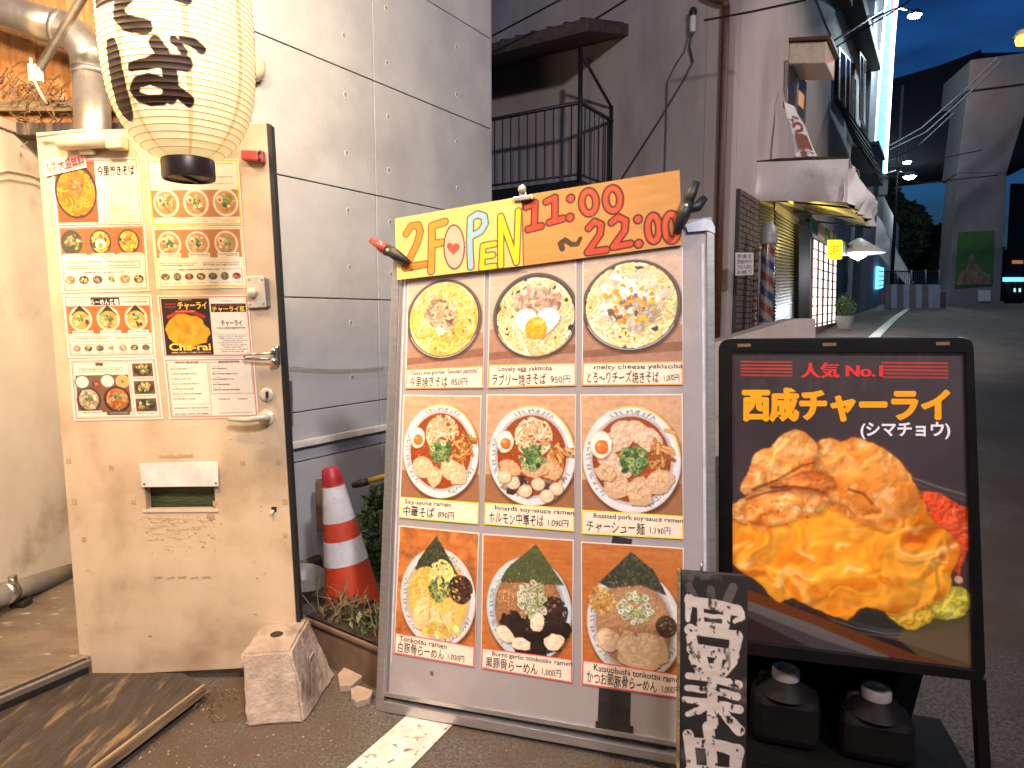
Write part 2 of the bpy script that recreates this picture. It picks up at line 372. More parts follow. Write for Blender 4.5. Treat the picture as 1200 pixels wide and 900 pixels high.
def food_card(kind,w=150,h=176,seed=1):
    """one menu photograph; w x h in cells"""
    r=np.random.RandomState(seed); c=Cv(w,h,(200,160,130)); s=w/100.; P=lambda x,y:(x*s,y*s)
    if kind in('local','lovely','cheese'):
        wood(c,(190,160,140),(214,188,168),seed,1,10); c.poly([P(-5,78),P(60,60),P(105,82),P(105,130),P(-5,130)],(168,120,96),.75); c.poly([P(-5,104),P(105,96),P(105,106),P(-5,112)],(118,72,48),.5)
        cx,cy=({'local':(48,58),'lovely':(54,62),'cheese':(49,56)})[kind]; cx*=s; cy*=s; q=(49 if kind!='cheese' else 50)*s
        c.ell(cx+1,cy+3,q*1.02,q,(60,40,34),0,.6,4); c.ell(cx,cy,q,q*.98,(70,66,66)); c.ell(cx,cy,q*.97,q*.95,(112,110,110)); c.ell(cx,cy-1,q*.95,q*.93,(60,56,56)); c.ell(cx-q*.1,cy+q*.1,q*.8,q*.8,(84,78,76),0,.7,8)
        p=[(cx+q*.965*math.cos(t),cy+q*.95*math.sin(t)) for t in np.linspace(.5,2.7,16)]; c.stroke(p,1.2,(226,226,230),.9)
        if kind=='local':
            noodles(c,r,cx,cy,q*.88,210,YEL,3.5*s,38*s,6,(150,100,30)); bits(c,r,cx-2*s,cy-8*s,q*.45,q*.4,60,[(196,168,132),(166,134,104),(220,196,160),(132,104,84)],3*s,6.5*s)
            noodles(c,r,cx,cy-4*s,q*.35,26,[(214,190,150),(190,160,120)],2.2*s,12*s,6,(110,80,50)); bits(c,r,cx-2*s,cy+12*s,q*.2,q*.1,5,[(236,220,190)],4*s,6*s)
        if kind=='lovely':
            noodles(c,r,cx,cy+2*s,q*.88,200,[(236,218,160),(226,200,128),(244,230,184)],3.3*s,30*s,6,(140,100,50)); bits(c,r,cx+2*s,cy-14*s,q*.56,q*.36,150,[(206,168,146),(180,140,120),(226,200,180),(160,118,98)],2.4*s,5*s)
            hx,hy=cx+2*s,cy+9*s; pts=[]
            for t in np.linspace(0,2*math.pi,50): pts.append((hx+25*s*math.sin(t)**3*1.05,hy-24*s*(13*math.cos(t)-5*math.cos(2*t)-2*math.cos(3*t)-math.cos(4*t))/16.5))
            c.poly([(x+1.5,y+2) for x,y in pts],(120,86,60),.6); c.poly(pts,(240,232,222)); c.poly([(hx+(x-hx)*.86,hy+(y-hy)*.84) for x,y in pts],(250,246,240),.8)
            c.ell(hx-1*s,hy+6*s,12.5*s,13*s,(232,150,14)); c.ell(hx-1*s,hy+5*s,11.4*s,11.8*s,(248,176,26)); c.ell(hx+2*s,hy-1*s,6*s,2.6*s,(255,214,120),0,.8,2)
        if kind=='cheese':
            noodles(c,r,cx,cy,q*.89,200,[(238,222,160),(226,204,130),(246,234,190)],3.3*s,30*s,6,(140,105,55)); bits(c,r,cx,cy-6*s,q*.66,q*.55,46,[(236,222,190),(222,204,166),(196,184,172),(240,232,214)],5*s,11*s)
            bits(c,r,cx,cy-4*s,q*.6,q*.5,44,[(240,168,34),(246,184,60),(232,150,30)],1.8*s,4.2*s,.5,.2); bits(c,r,cx-6*s,cy+2*s,q*.45,q*.3,26,[(112,92,92),(132,120,122),(236,236,236)],1.4*s,3.5*s)
    elif kind in('soy','innards','pork'):
        wood(c,(190,142,108),(214,172,134),seed,1,9); c.poly([P(-5,86),P(105,86),P(105,130),P(-5,130)],(140,84,52),.7); c.tex(.05,8,seed)
        cx,cy=(({'soy':(50,62),'innards':(52,64),'pork':(50,64)})[kind]); cx*=s;cy*=s; q=48.5*s
        bowl(c,cx,cy,q,(214,216,222),(150,62,24),True,0,(240,196,40),1.1)
        if kind!='pork': noodles(c,r,cx+2*s,cy-20*s,q*.42,60,[(232,208,164),(214,180,130),(240,224,190)],1.9*s,24*s,7,(120,60,30))
        else:
            for x,y,a in((-6,-28,0),(8,-26,.5),(-14,-18,-.3),(18,-20,.3),(-22,2,.8),(-14,10,.2)): slice_(c,r,cx+x*s,cy+y*s,15*s,11*s,a,(214,184,158))
        halfegg(c,cx-30*s,cy-14*s,(12 if kind!='pork' else 14)*s,.1)
        for k in range(26):
            x=cx+(27+r.randn()*6)*s; y=cy+(-8+r.randn()*9)*s; t=r.rand()*3.1; col=np.array(MEN[r.randint(3)])*(.85+.3*r.rand()); c.stroke([(x,y),(x+9*s*math.cos(t),y+9*s*math.sin(t))],3.9*s,(80,40,16),.6); c.stroke([(x,y),(x+9*s*math.cos(t),y+9*s*math.sin(t))],3*s,col)
        if kind=='soy':
            for x,y,rx,ry,a in((-22,20,14,12,.4),(-6,30,9,12,.2),(16,20,17,12,.5),(24,28,12,9,-.2)): slice_(c,r,cx+x*s,cy+y*s,rx*s,ry*s,a,(220,184,146))
        elif kind=='innards':
            for x,y,rx,ry,a in((-24,14,13,9,.2),(20,14,15,10,.3),(4,14,14,9,0)): slice_(c,r,cx+x*s,cy+y*s,rx*s,ry*s,a,(206,164,122))
            bits(c,r,cx+2*s,cy+34*s,30*s,9*s,30,[(92,76,72),(140,126,118),(70,56,52),(168,140,120)],3*s,7*s)
            for x,y in((-20,30),(-6,38),(8,30),(28,34),(18,42),(-30,24)): c.ell(cx+x*s+1,cy+y*s+1.5,8*s,7*s,(70,50,40),0,.6); c.ell(cx+x*s,cy+y*s,7.6*s,6.8*s,(222,198,164)); c.ell(cx+x*s-2,cy+y*s-2,4*s,3*s,(240,224,198),0,.8,3)
        else:
            for x,y,rx,ry,a in((-14,26,14,13,.3),(8,32,14,14,.2),(28,20,15,12,-.4),(-26,14,11,9,.1)): slice_(c,r,cx+x*s,cy+y*s,rx*s,ry*s,a,(208,172,132))
        bits(c,r,cx+1*s,cy+0*s,13*s,12*s,36,GRN,2*s,4.4*s); rings(c,r,cx+1*s,cy+1*s,13*s,13*s,34,GRN,3.2*s)
    else:
        wood(c,(176,88,34),(208,128,58),seed,1,12)
        if kind=='white': c.tex(.35,10,seed+3)
        cx,cy=52*s,(72 if kind!='kats' else 76)*s; q=47*s
        bowl(c,cx,cy,q,(208,208,210) if kind!='black' else (186,204,216),{'white':(222,178,84),'black':(150,104,66),'kats':(168,124,88)}[kind],True,0,None,1.12)
        if kind=='white':
            nori(c,[P(48,6),P(76,44),P(50,42),P(22,44),P(26,34)]); noodles(c,r,cx-14*s,cy-14*s,q*.36,60,[(236,196,90),(226,178,64),(246,216,130)],1.6*s,26*s,3,(170,110,30)); noodles(c,r,cx+4*s,cy-26*s,q*.3,40,[(244,232,150),(236,216,110)],2.2*s,18*s,5,(170,140,50))
            noodles(c,r,cx+28*s,cy-12*s,q*.3,70,[(70,44,34),(52,32,26),(96,64,46)],1.6*s,14*s,3,(30,16,12)); rings(c,r,cx+2*s,cy-10*s,13*s,14*s,90,GRN[:4],1.7*s)
            for x,y,rx,ry,a in((-20,20,10,17,.1),(-2,24,7,15,0),(14,24,6,14,.1)): slice_(c,r,cx+x*s,cy+y*s,rx*s,ry*s,a,(240,204,140))
            bits(c,r,cx+6*s,cy+34*s,28*s,8*s,40,[(240,206,110),(226,184,80),(248,226,160)],2*s,5*s,.4,.2)
        elif kind=='black':
            nori(c,[P(60,6),P(90,44),P(56,44),P(20,46),P(28,32)],(70,78,44)); bits(c,r,cx+8*s,cy+22*s,34*s,20*s,50,[(34,24,20),(48,34,28),(26,18,14)],5*s,11*s,.5,.2); noodles(c,r,cx-24*s,cy-8*s,q*.22,20,[(200,150,100),(180,128,80)],1.2*s,16*s,4,(90,50,30))
            noodles(c,r,cx+28*s,cy+0*s,q*.3,40,[(60,40,36),(44,30,28)],1.6*s,18*s,3,(24,14,12)); rings(c,r,cx+6*s,cy-10*s,17*s,18*s,80,[(214,216,186),(190,200,160),(170,186,130),(232,232,214)],3.2*s)
            for x,y,rx,ry,a in((-26,28,11,8,.5),(-8,36,11,7,.1),(10,12,7,11,.2),(28,30,11,8,-.4)): slice_(c,r,cx+x*s,cy+y*s,rx*s,ry*s,a,(236,214,186))
        else:
            nori(c,[P(50,6),P(72,22),P(84,44),P(58,36),P(28,42),P(18,38)],(50,52,44)); bits(c,r,cx-32*s,cy-20*s,13*s,13*s,200,[(200,150,70),(176,124,50),(220,176,100)],1*s,2.2*s,.4,.2)
            for x,y,rx,ry,a in((-26,18,13,11,.3),(-4,24,12,17,-.3),(18,20,17,15,.6),(4,34,20,8,.1)): slice_(c,r,cx+x*s,cy+y*s,rx*s,ry*s,a,(226,194,160))
            noodles(c,r,cx+32*s,cy-2*s,q*.2,30,[(70,50,40),(96,72,54)],1.3*s,22*s,3,(40,26,20)); rings(c,r,cx+2*s,cy-16*s,17*s,15*s,70,[(214,220,176),(180,200,120),(236,238,214)],2.9*s)
    H2,W2=c.im.shape[:2]; dx=(fbm(W2,H2,30,3,seed+21)-.5)*5; dy=(fbm(W2,H2,30,3,seed+22)-.5)*5; mk_=np.clip((1-np.hypot((np.arange(W2)[None,:]-W2/2)/(W2*.40),(np.arange(H2)[:,None]-H2*.53)/(H2*.34)))*8,0,1); dx=dx*mk_*.7; dy=dy*mk_*.7
    yi=np.clip(np.arange(H2)[:,None]+dy,0,H2-1).astype(int); xi=np.clip(np.arange(W2)[None,:]+dx,0,W2-1).astype(int); o=c.im[yi,xi]
    f=fbm(W2,H2,34,4,seed+30)-.5; gy,gx=np.gradient(f); cxx,cyy=W2/2,H2*.53; d=np.hypot((np.arange(W2)[None,:]-cxx)/(W2*.40),(np.arange(H2)[:,None]-cyy)/(H2*.36)); msk=np.clip((1.0-d)*6,0,1)
    o=o*(1+msk*np.clip((-gx-gy)*1.5,-.16,.2)+.16*f)[...,None]; o=np.clip(o,0,255); k=np.clip((o.mean(-1)-228)/30,0,1)[...,None]; c.im=o*(1-.15*k)+255*.15*k
    g_=np.random.RandomState(seed+77)
    for _ in range(46): a_=g_.rand()*6.28; r_=math.sqrt(g_.rand())*w*.33; c.ell(w*.5+r_*math.cos(a_),h*.54+r_*math.sin(a_),.9+g_.rand(),.5+.4*g_.rand(),(255,246,228),g_.rand()*3,.55,1.)
    o=c.out(); wsh={'local':(1.0,.88),'lovely':(1.02,.86),'cheese':(1.05,.9)}.get(kind,(.97,.92)); o=255*(o/255)**wsh[0]; gm=o.mean(-1,keepdims=True); o=gm+(o-gm)*wsh[1]
    hz=np.clip(1-np.linspace(0,1,h)*1.6,0,1)[:,None,None]*(.12 if kind in('local','lovely','cheese') else .05); return o*(1-hz)+np.array((255,244,228))*hz  # pale haze fading downward: film glare painted into the print

def mini(c,x,y,r,kind,seed,rect=None):
    q=np.random.RandomState(seed)
    if kind=='ramen': c.ell(x,y,r,r*1.02,(240,232,220)); c.ell(x,y,r*.83,r*.85,(206,150,96)); bits(c,q,x,y,r*.6,r*.6,22,[(226,190,140),(196,130,70),(236,214,180)],r*.12,r*.26); bits(c,q,x,y-.1*r,r*.3,r*.3,9,GRN,r*.1,r*.2); c.ell(x-.45*r,y-.25*r,r*.24,r*.26,(250,240,225)); c.ell(x-.45*r,y-.2*r,r*.14,r*.14,(230,90,30))
    elif kind=='yaki': c.ell(x,y,r,r,(86,70,60)); noodles(c,q,x,y,r*.78,34,[(240,206,96),(230,186,70)],r*.1,r*1.0,6,(150,100,40)); bits(c,q,x,y-.1*r,r*.4,r*.35,16,[(180,140,100),(150,110,80)],r*.1,r*.2)
    elif kind=='green': c.ell(x,y,r,r,(86,80,66)); bits(c,q,x,y,r*.75,r*.7,30,GRN,r*.12,r*.24); bits(c,q,x,y,r*.4,r*.4,16,MEAT,r*.1,r*.2)
    elif kind=='nori': c.ell(x,y,r,r*1.02,(228,214,196)); c.poly([(x,y-r*1.15),(x+.8*r,y-.3*r),(x-.8*r,y-.3*r)],(60,54,34)); c.ell(x,y+.1*r,r*.78,r*.74,(228,176,84)); bits(c,q,x,y+.1*r,r*.6,r*.5,20,[(236,190,110),(90,60,40),(246,220,160)],r*.12,r*.24); bits(c,q,x,y-.1*r,r*.25,r*.25,8,GRN,r*.1,r*.18)
    elif kind=='rice': c.ell(x,y,r,r*.9,(120,110,100)); c.ell(x,y,r*.85,r*.75,(246,240,226)); c.tex(0,4,1)
    elif kind=='soup': c.ell(x,y,r,r*.9,(214,190,150)); c.ell(x,y,r*.8,r*.7,(220,180,100)); bits(c,q,x,y,r*.3,r*.3,5,GRN,r*.1,r*.2)
    elif kind=='red': c.ell(x,y,r*1.1,r*.8,(60,50,50)); bits(c,q,x,y,r*.7,r*.5,12,[(226,90,70),(236,130,90)],r*.2,r*.35)
    elif kind=='side': c.ell(x,y,r*1.15,r*.85,[(80,84,84),(226,206,170),(200,120,90),(70,60,56)][seed%4]); bits(c,q,x,y,r*.7,r*.5,10,[MEAT,GRN,[(236,214,180)],YEL][seed%4],r*.15,r*.35)
def scrib(c,x0,y,x1,col=(70,60,60),h=1.1,seed=0):
    q=np.random.RandomState(seed); x=x0
    while x<x1:
        w=.5+q.rand()*1.5; c.rect(x,y+q.rand()*.3,min(x+w,x1),y+h-q.rand()*.3,col,.7+.3*q.rand()); x+=w+.3+.5*q.rand()
def sheet(kind,w=150,h=100):
    c=Cv(w,h,(250,240,222),2); RED=(214,74,48); YL=(246,214,64); D=(60,50,52)
    if kind=='s1':
        c.frame(2,2,148,98,1.2,RED); c.rect(3.5,3.5,74,96,(176,92,48)); q=np.random.RandomState(4)
        c.ell(38,48,37,42,(52,44,44)); c.ell(38,50,34,40,(90,80,76),0,.5,6); noodles(c,q,38,50,32,230,[(222,146,28),(206,122,16),(232,168,56)],2.1,24,6,(130,66,6),1.1); bits(c,q,38,40,15,14,46,[(176,116,66),(150,92,50),(206,150,96)],2,4.5)
        for i,y in enumerate((32,34.6,40,43,46,49,52,57)): scrib(c,82+(i%3)*4,y,142-(i%2)*6,(190,110,90) if i%3==2 else D,1.2,i)
        c.rect(76,30,146,30.6,D,.6); c.rect(76,62,146,62.5,D,.5)
        for y0 in(72,85): c.frame(84,y0,140,y0+10,.7,RED); scrib(c,90,y0+3,132,D,1.2,y0); scrib(c,96,y0+6,126,D,1.1,y0+1)
        scrib(c,90,65,136,D,1.2,31);scrib(c,94,68,132,D,1.2,32)
    elif kind=='s2':
        c.frame(2,2,148,98,1.2,RED); c.rect(3.5,3.5,146.5,44,(196,110,64))
        for i,(x,k) in enumerate(((22,'green'),(72,'yaki'),(121,'yaki'))): mini(c,x,25,19,k,40+i)
        c.ell(72,28,9,8,(250,244,236)); c.ell(72,30,4.5,4.5,(245,160,30)); bits(c,np.random.RandomState(8),121,24,13,12,20,[(250,214,90),(246,190,50)],2,4)
        for i in range(3): c.rect(5+49*i,42,45+49*i,49,(252,244,230)); scrib(c,8+49*i,43.5,42+49*i,D,1.3,i); scrib(c,20+49*i,46.5,44+49*i,D,1,i+5)
        for x in(12,78): c.frame(x,54,x+60,65,.8,RED); scrib(c,x+6,56,x+52,D,1.2,x); scrib(c,x+3,60,x+56,D,1.6,x+1)
        c.frame(4,71,146,96,.7,D); c.rect(36,69,116,73,(250,240,222)); scrib(c,40,70,112,D,2,77)
        for i in range(6): mini(c,14+24*i,82,7.5,'side',50+i); scrib(c,7+24*i,91.5,21+24*i,D,1.2,60+i)
    elif kind=='s3':
        c.frame(0,0,150,100,3,YL); c.rect(3,46,147,88,(196,130,84))
        for i in range(3): mini(c,27+49*i,66,21,'ramen',70+i)
        scrib(c,10,36,60,(200,160,60),1.6,1); scrib(c,84,36,140,(200,160,60),1.6,2); scrib(c,108,6,142,D,1.2,3); scrib(c,92,26,140,D,1.4,9)
        for i in range(3): scrib(c,10+48*i,91,44+48*i,(190,130,70),1.3,4+i); scrib(c,20+48*i,94,46+48*i,D,1.2,8+i)
    elif kind=='s4':
        c.frame(0,0,150,100,2,YL); c.rect(3,4,147,50,(200,132,84))
        for i in range(3): mini(c,26+48*i,27,20,'ramen',90+i); c.rect(8+49*i,42,44+49*i,50,(252,246,226)); scrib(c,10+49*i,44,42+49*i,D,1.5,i); scrib(c,22+49*i,47,43+49*i,D,1.1,i+4)
        scrib(c,6,58,70,(190,120,50),1.6,11); scrib(c,78,58,142,(190,120,50),1.6,12); scrib(c,10,61.5,64,D,1.8,13); scrib(c,80,61.5,140,D,1.8,14)
        c.frame(5,69,145,97,.7,D); c.rect(34,67,112,72,(250,240,222)); scrib(c,38,68.5,108,D,2,15)
        for i in range(7): mini(c,15+20*i,81,6.5,['side','green','red','side'][i%4],100+i); scrib(c,9+20*i,91,22+20*i,D,1.2,i+22)
    elif kind=='s5':
        c.frame(2,2,148,98,1.2,RED); c.rect(3.5,17,146.5,62,(210,112,50)); c.rect(46,3.5,96,16,(44,34,34)); scrib(c,10,6,40,RED,1.6,1); scrib(c,14,11,38,D,1.3,2); scrib(c,102,6,144,(200,120,90),1.2,3); scrib(c,104,10,144,D,2,4)
        for i in range(3): mini(c,26+48*i,38,20,'nori',120+i); c.rect(10+48*i,57,46+48*i,64,(252,244,230)); scrib(c,12+48*i,59,44+48*i,D,1.8,i+7)
        for x in(10,80): c.frame(x,66,x+62,75,.7,RED); scrib(c,x+4,69,x+58,D,1.6,x)
        c.frame(4,79,146,96,.6,RED)
        for i in range(7): mini(c,15+20*i,86,5.8,'side',130+i); scrib(c,9+20*i,93,22+20*i,D,1,i+22)
    elif kind=='s6':
        c.frame(2,2,148,98,1.2,RED); c.frame(4,4,101,96,.5,RED); c.frame(103,4,146,96,.5,RED); c.rect(42,5,58,11,(60,50,50),.25); scrib(c,44,6,56,D,4,3); c.frame(14,14,90,21,.6,RED); scrib(c,18,16.5,86,RED,1.5,1)
        c.rect(7,26,99,88,(120,100,86)); c.rect(40,26,99,88,(150,86,54),.6)
        mini(c,18,37,13,'rice',1); mini(c,62,36,13,'rice',1); mini(c,88,37,12,'soup',2); mini(c,42,41,6,'red',3)
        q=np.random.RandomState(5); c.ell(27,67,21,21,(70,64,62)); c.ell(27,66,17,17,(200,180,140)); bits(c,q,27,66,14,14,40,[(206,186,150),(176,150,110),(226,212,180)],2,5); bits(c,q,27,64,6,6,16,GRN,1.5,3)
        c.ell(76,67,23,22,(60,44,38)); c.ell(76,66,19,18,(190,110,60)); bits(c,q,76,66,16,15,60,[(214,140,70),(180,96,50),(230,180,120)],2,5); bits(c,q,76,62,7,6,18,GRN,1.5,3)
        c.rect(8,85,48,94,(250,240,222)); scrib(c,12,87,46,D,1.4,7); c.rect(56,86,96,93,(96,84,70)); scrib(c,62,88.5,92,(220,210,190),1.6,8)
        for i in range(3): c.rect(107,8+29*i,143,30+29*i,(120,90,70)); c.ell(125,19+29*i,16,9.5,(60,54,52)); bits(c,q,125,18+29*i,12,7,22,[(226,200,140),(190,150,100),GRN[i%4]],1.5,4); scrib(c,108,32+29*i,142,D,1.4,i)
    elif kind=='s7':
        c.frame(1,1,149,99,1.6,RED); c.rect(4,4,85,97,(46,30,32)); q=np.random.RandomState(6)
        p=blob(44,58,36,27,22,.1,.1,q); c.poly(p,(246,168,34))
        for i in range(40): c.poly(blob(44+q.randn()*14,56+q.randn()*10,7,3.5,9,.4,q.rand()*3,q),[(252,196,60),(240,140,24),(228,110,30),(250,180,70)][i%4],.4)
        pts=[(14+60*k,34-9*math.sin(k*math.pi)) for k in np.linspace(0,1,9)]; c.stroke(pts,5,(206,52,28))
        for i in range(16): c.rect(16+3.6*i,30-8*math.sin((i+.5)/16*math.pi),17.6+3.6*i,34-8*math.sin((i+.5)/16*math.pi),(60,24,18),.4)
        scrib(c,34,5,56,(240,200,180),2.4,2); scrib(c,10,12,28,(220,60,40),2,3); scrib(c,10,17,28,(220,60,40),2,4); scrib(c,26,24,60,(240,220,190),1.6,5); scrib(c,14,92,80,(240,230,200),2,6)
        c.rect(87,13,146,27,(46,30,32)); scrib(c,90,14.5,142,(220,60,40),2.2,7); scrib(c,106,8,124,D,1.4,8); scrib(c,94,52,142,D,2.4,9); c.rect(88,63,146,63.5,D,.5)
        for i in range(8): scrib(c,94+(i%3)*4,66+3.6*i,144-(i%2)*8,D,1.3,10+i)
    elif kind=='s8':
        c.frame(1.5,1.5,148.5,98.5,1.3,RED); c.frame(4,6,72,96,.5,D); c.frame(74,6,146,60,.5,D); c.rect(14,3,58,9,(250,240,222)); c.rect(88,3,130,9,(250,240,222)); scrib(c,16,4.5,56,D,2.6,1); scrib(c,90,4.5,126,D,2.6,2)
        for i in range(7): scrib(c,8,13+8.4*i,26,D,.9,i); scrib(c,8,16+8.4*i,40+(i*13)%24,D,2,20+i)
        for i in range(5): scrib(c,78,13+9*i,92,D,.9,i+40); scrib(c,78,16+9*i,104+(i*17)%24,D,2,50+i)
        c.rect(6,76,70,76.5,D,.5); c.rect(6,87,70,87.5,D,.5); scrib(c,8,82,68,D,2,70); scrib(c,8,92,68,D,2,71); scrib(c,86,68,104,D,1.6,80); scrib(c,118,68,136,D,1.6,81); scrib(c,82,92,140,D,1.2,82)
    elif kind=='s0':
        c=Cv(90,30,(246,226,214),2); c.frame(3,5,32,26,.8,(70,60,60)); 
    c.tex(.03,20,5,3); return c.out()*.87

def open_sign_print(w=116,h=560):
    c=Cv(w,h,(36,31,30),2); x0,x1,y0,y1=470,729,150,1400; k=w/(x1-x0); ky=h/(y1-y0)
    n=fbm(w*2,h*2,10,5,3,1,4)[...,None]; c.im=c.im*(.7+.6*n); m=np.clip((fbm(w*2,h*2,14,4,8)-.6)*6,0,1)[...,None]; c.im=c.im*(1-m)+np.array((84,76,70))*m
    g=np.random.RandomState(4); WH=np.array((216,202,190)); lay=Cv(w,h,(0,0,0),2)
    def S(P,w0,w1=None,a=1.):
        w1=w1 or w0; Q=[]
        for (ax_,ay_),(bx_,by_) in zip(P,P[1:]):
            for t in np.linspace(0,1,5)[:-1]: Q.append(((ax_+(bx_-ax_)*t-x0)*k+g.randn()*.35,(ay_+(by_-ay_)*t-y0)*ky+g.randn()*.5))
        Q.append(((P[-1][0]-x0)*k,(P[-1][1]-y0)*ky)); lay.stroke(Q,w0*k,(255*a,)*3,1 if a==1 else .8,w1*k,.7)
    S([(500,205),(522,250)],30,34,.35); S([(585,212),(590,250)],30,34,.3); S([(672,195),(652,245)],34,38,.4)
    S([(500,250),(497,335)],34,18); S([(502,262),(600,268),(690,284)],40,44); S([(700,288),(708,308),(680,326)],30,18)
    S([(545,285),(548,348)],26); S([(650,290),(644,348)],30); S([(545,311),(645,314)],17); S([(542,346),(645,350)],22)
    S([(500,372),(690,380)],34,40); S([(506,370),(520,450)],42); S([(688,385),(672,455)],50,40); S([(512,444),(676,454)],40,46)
    S([(516,480),(540,520)],30,36); S([(556,470),(574,530)],34,30); S([(618,465),(610,530)],34,30); S([(672,478),(640,526)],40,30)
    S([(500,548),(600,552),(696,566)],26,34); S([(494,596),(600,598),(690,612)],24,32); S([(486,640),(600,644),(700,660)],24,34)
    S([(592,510),(594,620),(597,724)],36,44); S([(580,650),(540,678),(498,696)],34,20); S([(612,650),(650,690),(700,740)],32,44)
    S([(502,776),(516,900)],44,40); S([(505,800),(600,802),(690,818)],36,50); S([(694,820),(682,905)],54,44); S([(512,905),(684,905)],40); S([(580,738),(594,850),(600,1010)],46,40)
    a=lay.im[...,:1]/255; wn=np.clip((fbm(w*2,h*2,60,3,6)-.66)*9,0,1)[...,None]; wn2=np.clip((fbm(w*2,h*2,26,3,9,1,.4)-.74)*9,0,1)[...,None]; a=a*(1-wn)*(1-wn2)
    c.im=c.im*(1-a)+WH*(.86+.2*n)*a; return c.out()
def chahan(w=330,h=430):
    c=Cv(w,h,(50,40,44),2); sx=w/480; sy=h/643; M=lambda L:[((x-61)*sx,(y-57)*sy) for x,y in L]
    H2,W2=c.im.shape[:2]; n=fbm(W2,H2,3,5,11)[...,None]; yy=np.linspace(0,1,H2)[:,None,None]
    c.im[:]=np.array((46,37,41))+n*np.array((22,18,18))+np.clip(yy-.25,0,1)*n*np.array((60,52,46))
    g=lambda X,k:np.clip(k,0,1)
    # pan rim streaks right
    for i,(a,b) in enumerate((((430,312),(545,345)),((430,322),(545,356)),((430,334),(548,372)))): c.stroke(M([a,((a[0]+b[0])/2,(a[1]+b[1])/2+2),b]),3.2*sx,(120,118,112) if i!=1 else (80,78,76),.8,soft=1.5)
    c.poly(M([(60,560),(130,580),(400,655),(560,690),(560,705),(60,705)]),(34,24,24)); c.ell(*M([(300,560)])[0],250*sx,72*sy,(40,38,36),.06,1,4)
    for k,cc in((0,(70,68,64)),(7,(30,28,28)),(13,(112,110,104)),(20,(44,42,40)),(27,(96,92,86))):
        c.stroke(M([(200,592+k*.8),(260,612+k*.8),(320,628+k*.7),(380,636+k*.5),(440,628+k*.4)]),2.2*sx,cc,.9,soft=1.5)
    c.poly(M([(95,578),(240,612),(390,680),(560,716),(60,700),(60,575)]),(40,26,24))
    c.poly(M([(95,578),(240,620),(430,678),(556,700),(556,706),(380,690),(220,650),(95,605)]),(92,46,20)); c.poly(M([(95,604),(240,642),(385,690),(380,700),(240,668),(95,625)]),(92,88,88),.9); c.poly(M([(95,626),(240,668),(380,700),(250,700),(95,640)]),(60,52,54))
    c.poly(M([(430,600),(556,560),(556,700),(440,680),(400,650)]),(112,92,52),.6)
    def lump(L,cols,seed,sc,thr=None,edge=(150,70,14),warp=.35):
        L=M(L); n=len(L); P=[]
        for i in range(n):
            p0,p1,p2,p3=[np.array(L[(i+k)%n]) for k in(-1,0,1,2)]
            for t in(0,.2,.4,.6,.8): q=.5*((2*p1)+(-p0+p2)*t+(2*p0-5*p1+4*p2-p3)*t*t+(-p0+3*p1-3*p2+p3)*t**3); P.append(tuple(q+rng.randn(2)*.7))
        c.stroke([(x+1,y+2) for x,y in P+P[:1]],8*sx,edge,.30,soft=8); m=c.pmask(P)
        if not m: return
        sl,k,X,Y=m; hh,ww=X.shape
        a=fbm(ww,hh,sc,4,seed); b=fbm(ww,hh,sc,4,seed+1); xi=np.clip((np.arange(ww)[None,:]+(a-.5)*ww*warp).astype(int),0,ww-1); yi=np.clip((np.arange(hh)[:,None]+(b-.5)*hh*warp).astype(int),0,hh-1)
        f=fbm(ww,hh,sc*(1.3 if len(cols)>6 or seed>55 else .6),4 if len(cols)>6 or seed>55 else 3,seed+2)[yi,xi]; f=(f-f.min())/(f.max()-f.min()+1e-9); xs=np.linspace(0,1,len(cols)); C=np.stack([np.interp(f,xs,[q[j] for q in cols]) for j in range(3)],-1)
        gy,gx=np.gradient(fbm(ww,hh,sc*(1.5 if len(cols)>6 or seed>55 else .8),3,seed+2)[yi,xi]); sh=np.clip((-gx-gy)*(13 if len(cols)>6 or seed>55 else 9),-.13,.20); hl_=np.clip((fbm(ww,hh,sc*3.2,3,seed+9,.6,1.6)[yi,xi]-.66)*5,0,.45)[...,None]; C=C*(1-hl_)+np.array((255,226,170))*hl_; q_=np.hypot((np.arange(ww)[None,:]/ww-.42)*1.5,(np.arange(hh)[:,None]/hh-.38)*1.5); C=C*(1.08-.24*np.clip(q_,0,1))[...,None]; C=np.clip(C*(1+sh[...,None]),0,255)
        # soft rim darkening
        c.im[sl]=c.im[sl]*(1-k[...,None])+C*k[...,None]
        c.stroke(P+P[:1],5*sx,edge,.16,soft=6)
    OM=[(216,92,14),(230,118,18),(238,138,26),(244,154,38),(248,170,52),(234,124,20),(250,182,84),(232,108,18)]
    ME=[(196,98,30),(222,130,50),(234,156,78),(240,178,106),(228,138,58),(242,190,124)]
    lump([(478,545),(520,528),(540,556),(520,590),(480,600),(440,592),(450,566)],[(150,140,40),(196,180,60),(214,200,90)],60,3,edge=(60,60,20))
    lump([(380,570),(430,560),(470,590),(450,618),(420,628),(380,600)],[(190,150,40),(220,170,50),(190,170,60)],64,3,edge=(60,60,20))
    lump([(445,352),(480,340),(515,360),(545,372),(538,400),(548,430),(528,470),(518,505),(495,470),(470,420)],[(190,50,20),(216,74,36),(232,96,50)],68,5,edge=(90,20,10))
    c.ell(*M([(517,515)])[0],8*sx,8*sy,(200,150,120))
    lump([(62,400),(150,380),(260,370),(350,350),(445,352),(470,395),(520,445),(505,500),(500,540),(462,572),(400,600),(340,592),(300,622),(240,606),(190,590),(160,600),(120,560),(70,530),(60,480)],OM,20,3,edge=(120,50,10),warp=.5)
    lump([(235,268),(262,240),(296,246),(310,268),(300,320),(250,340),(225,310)],ME,30,4)
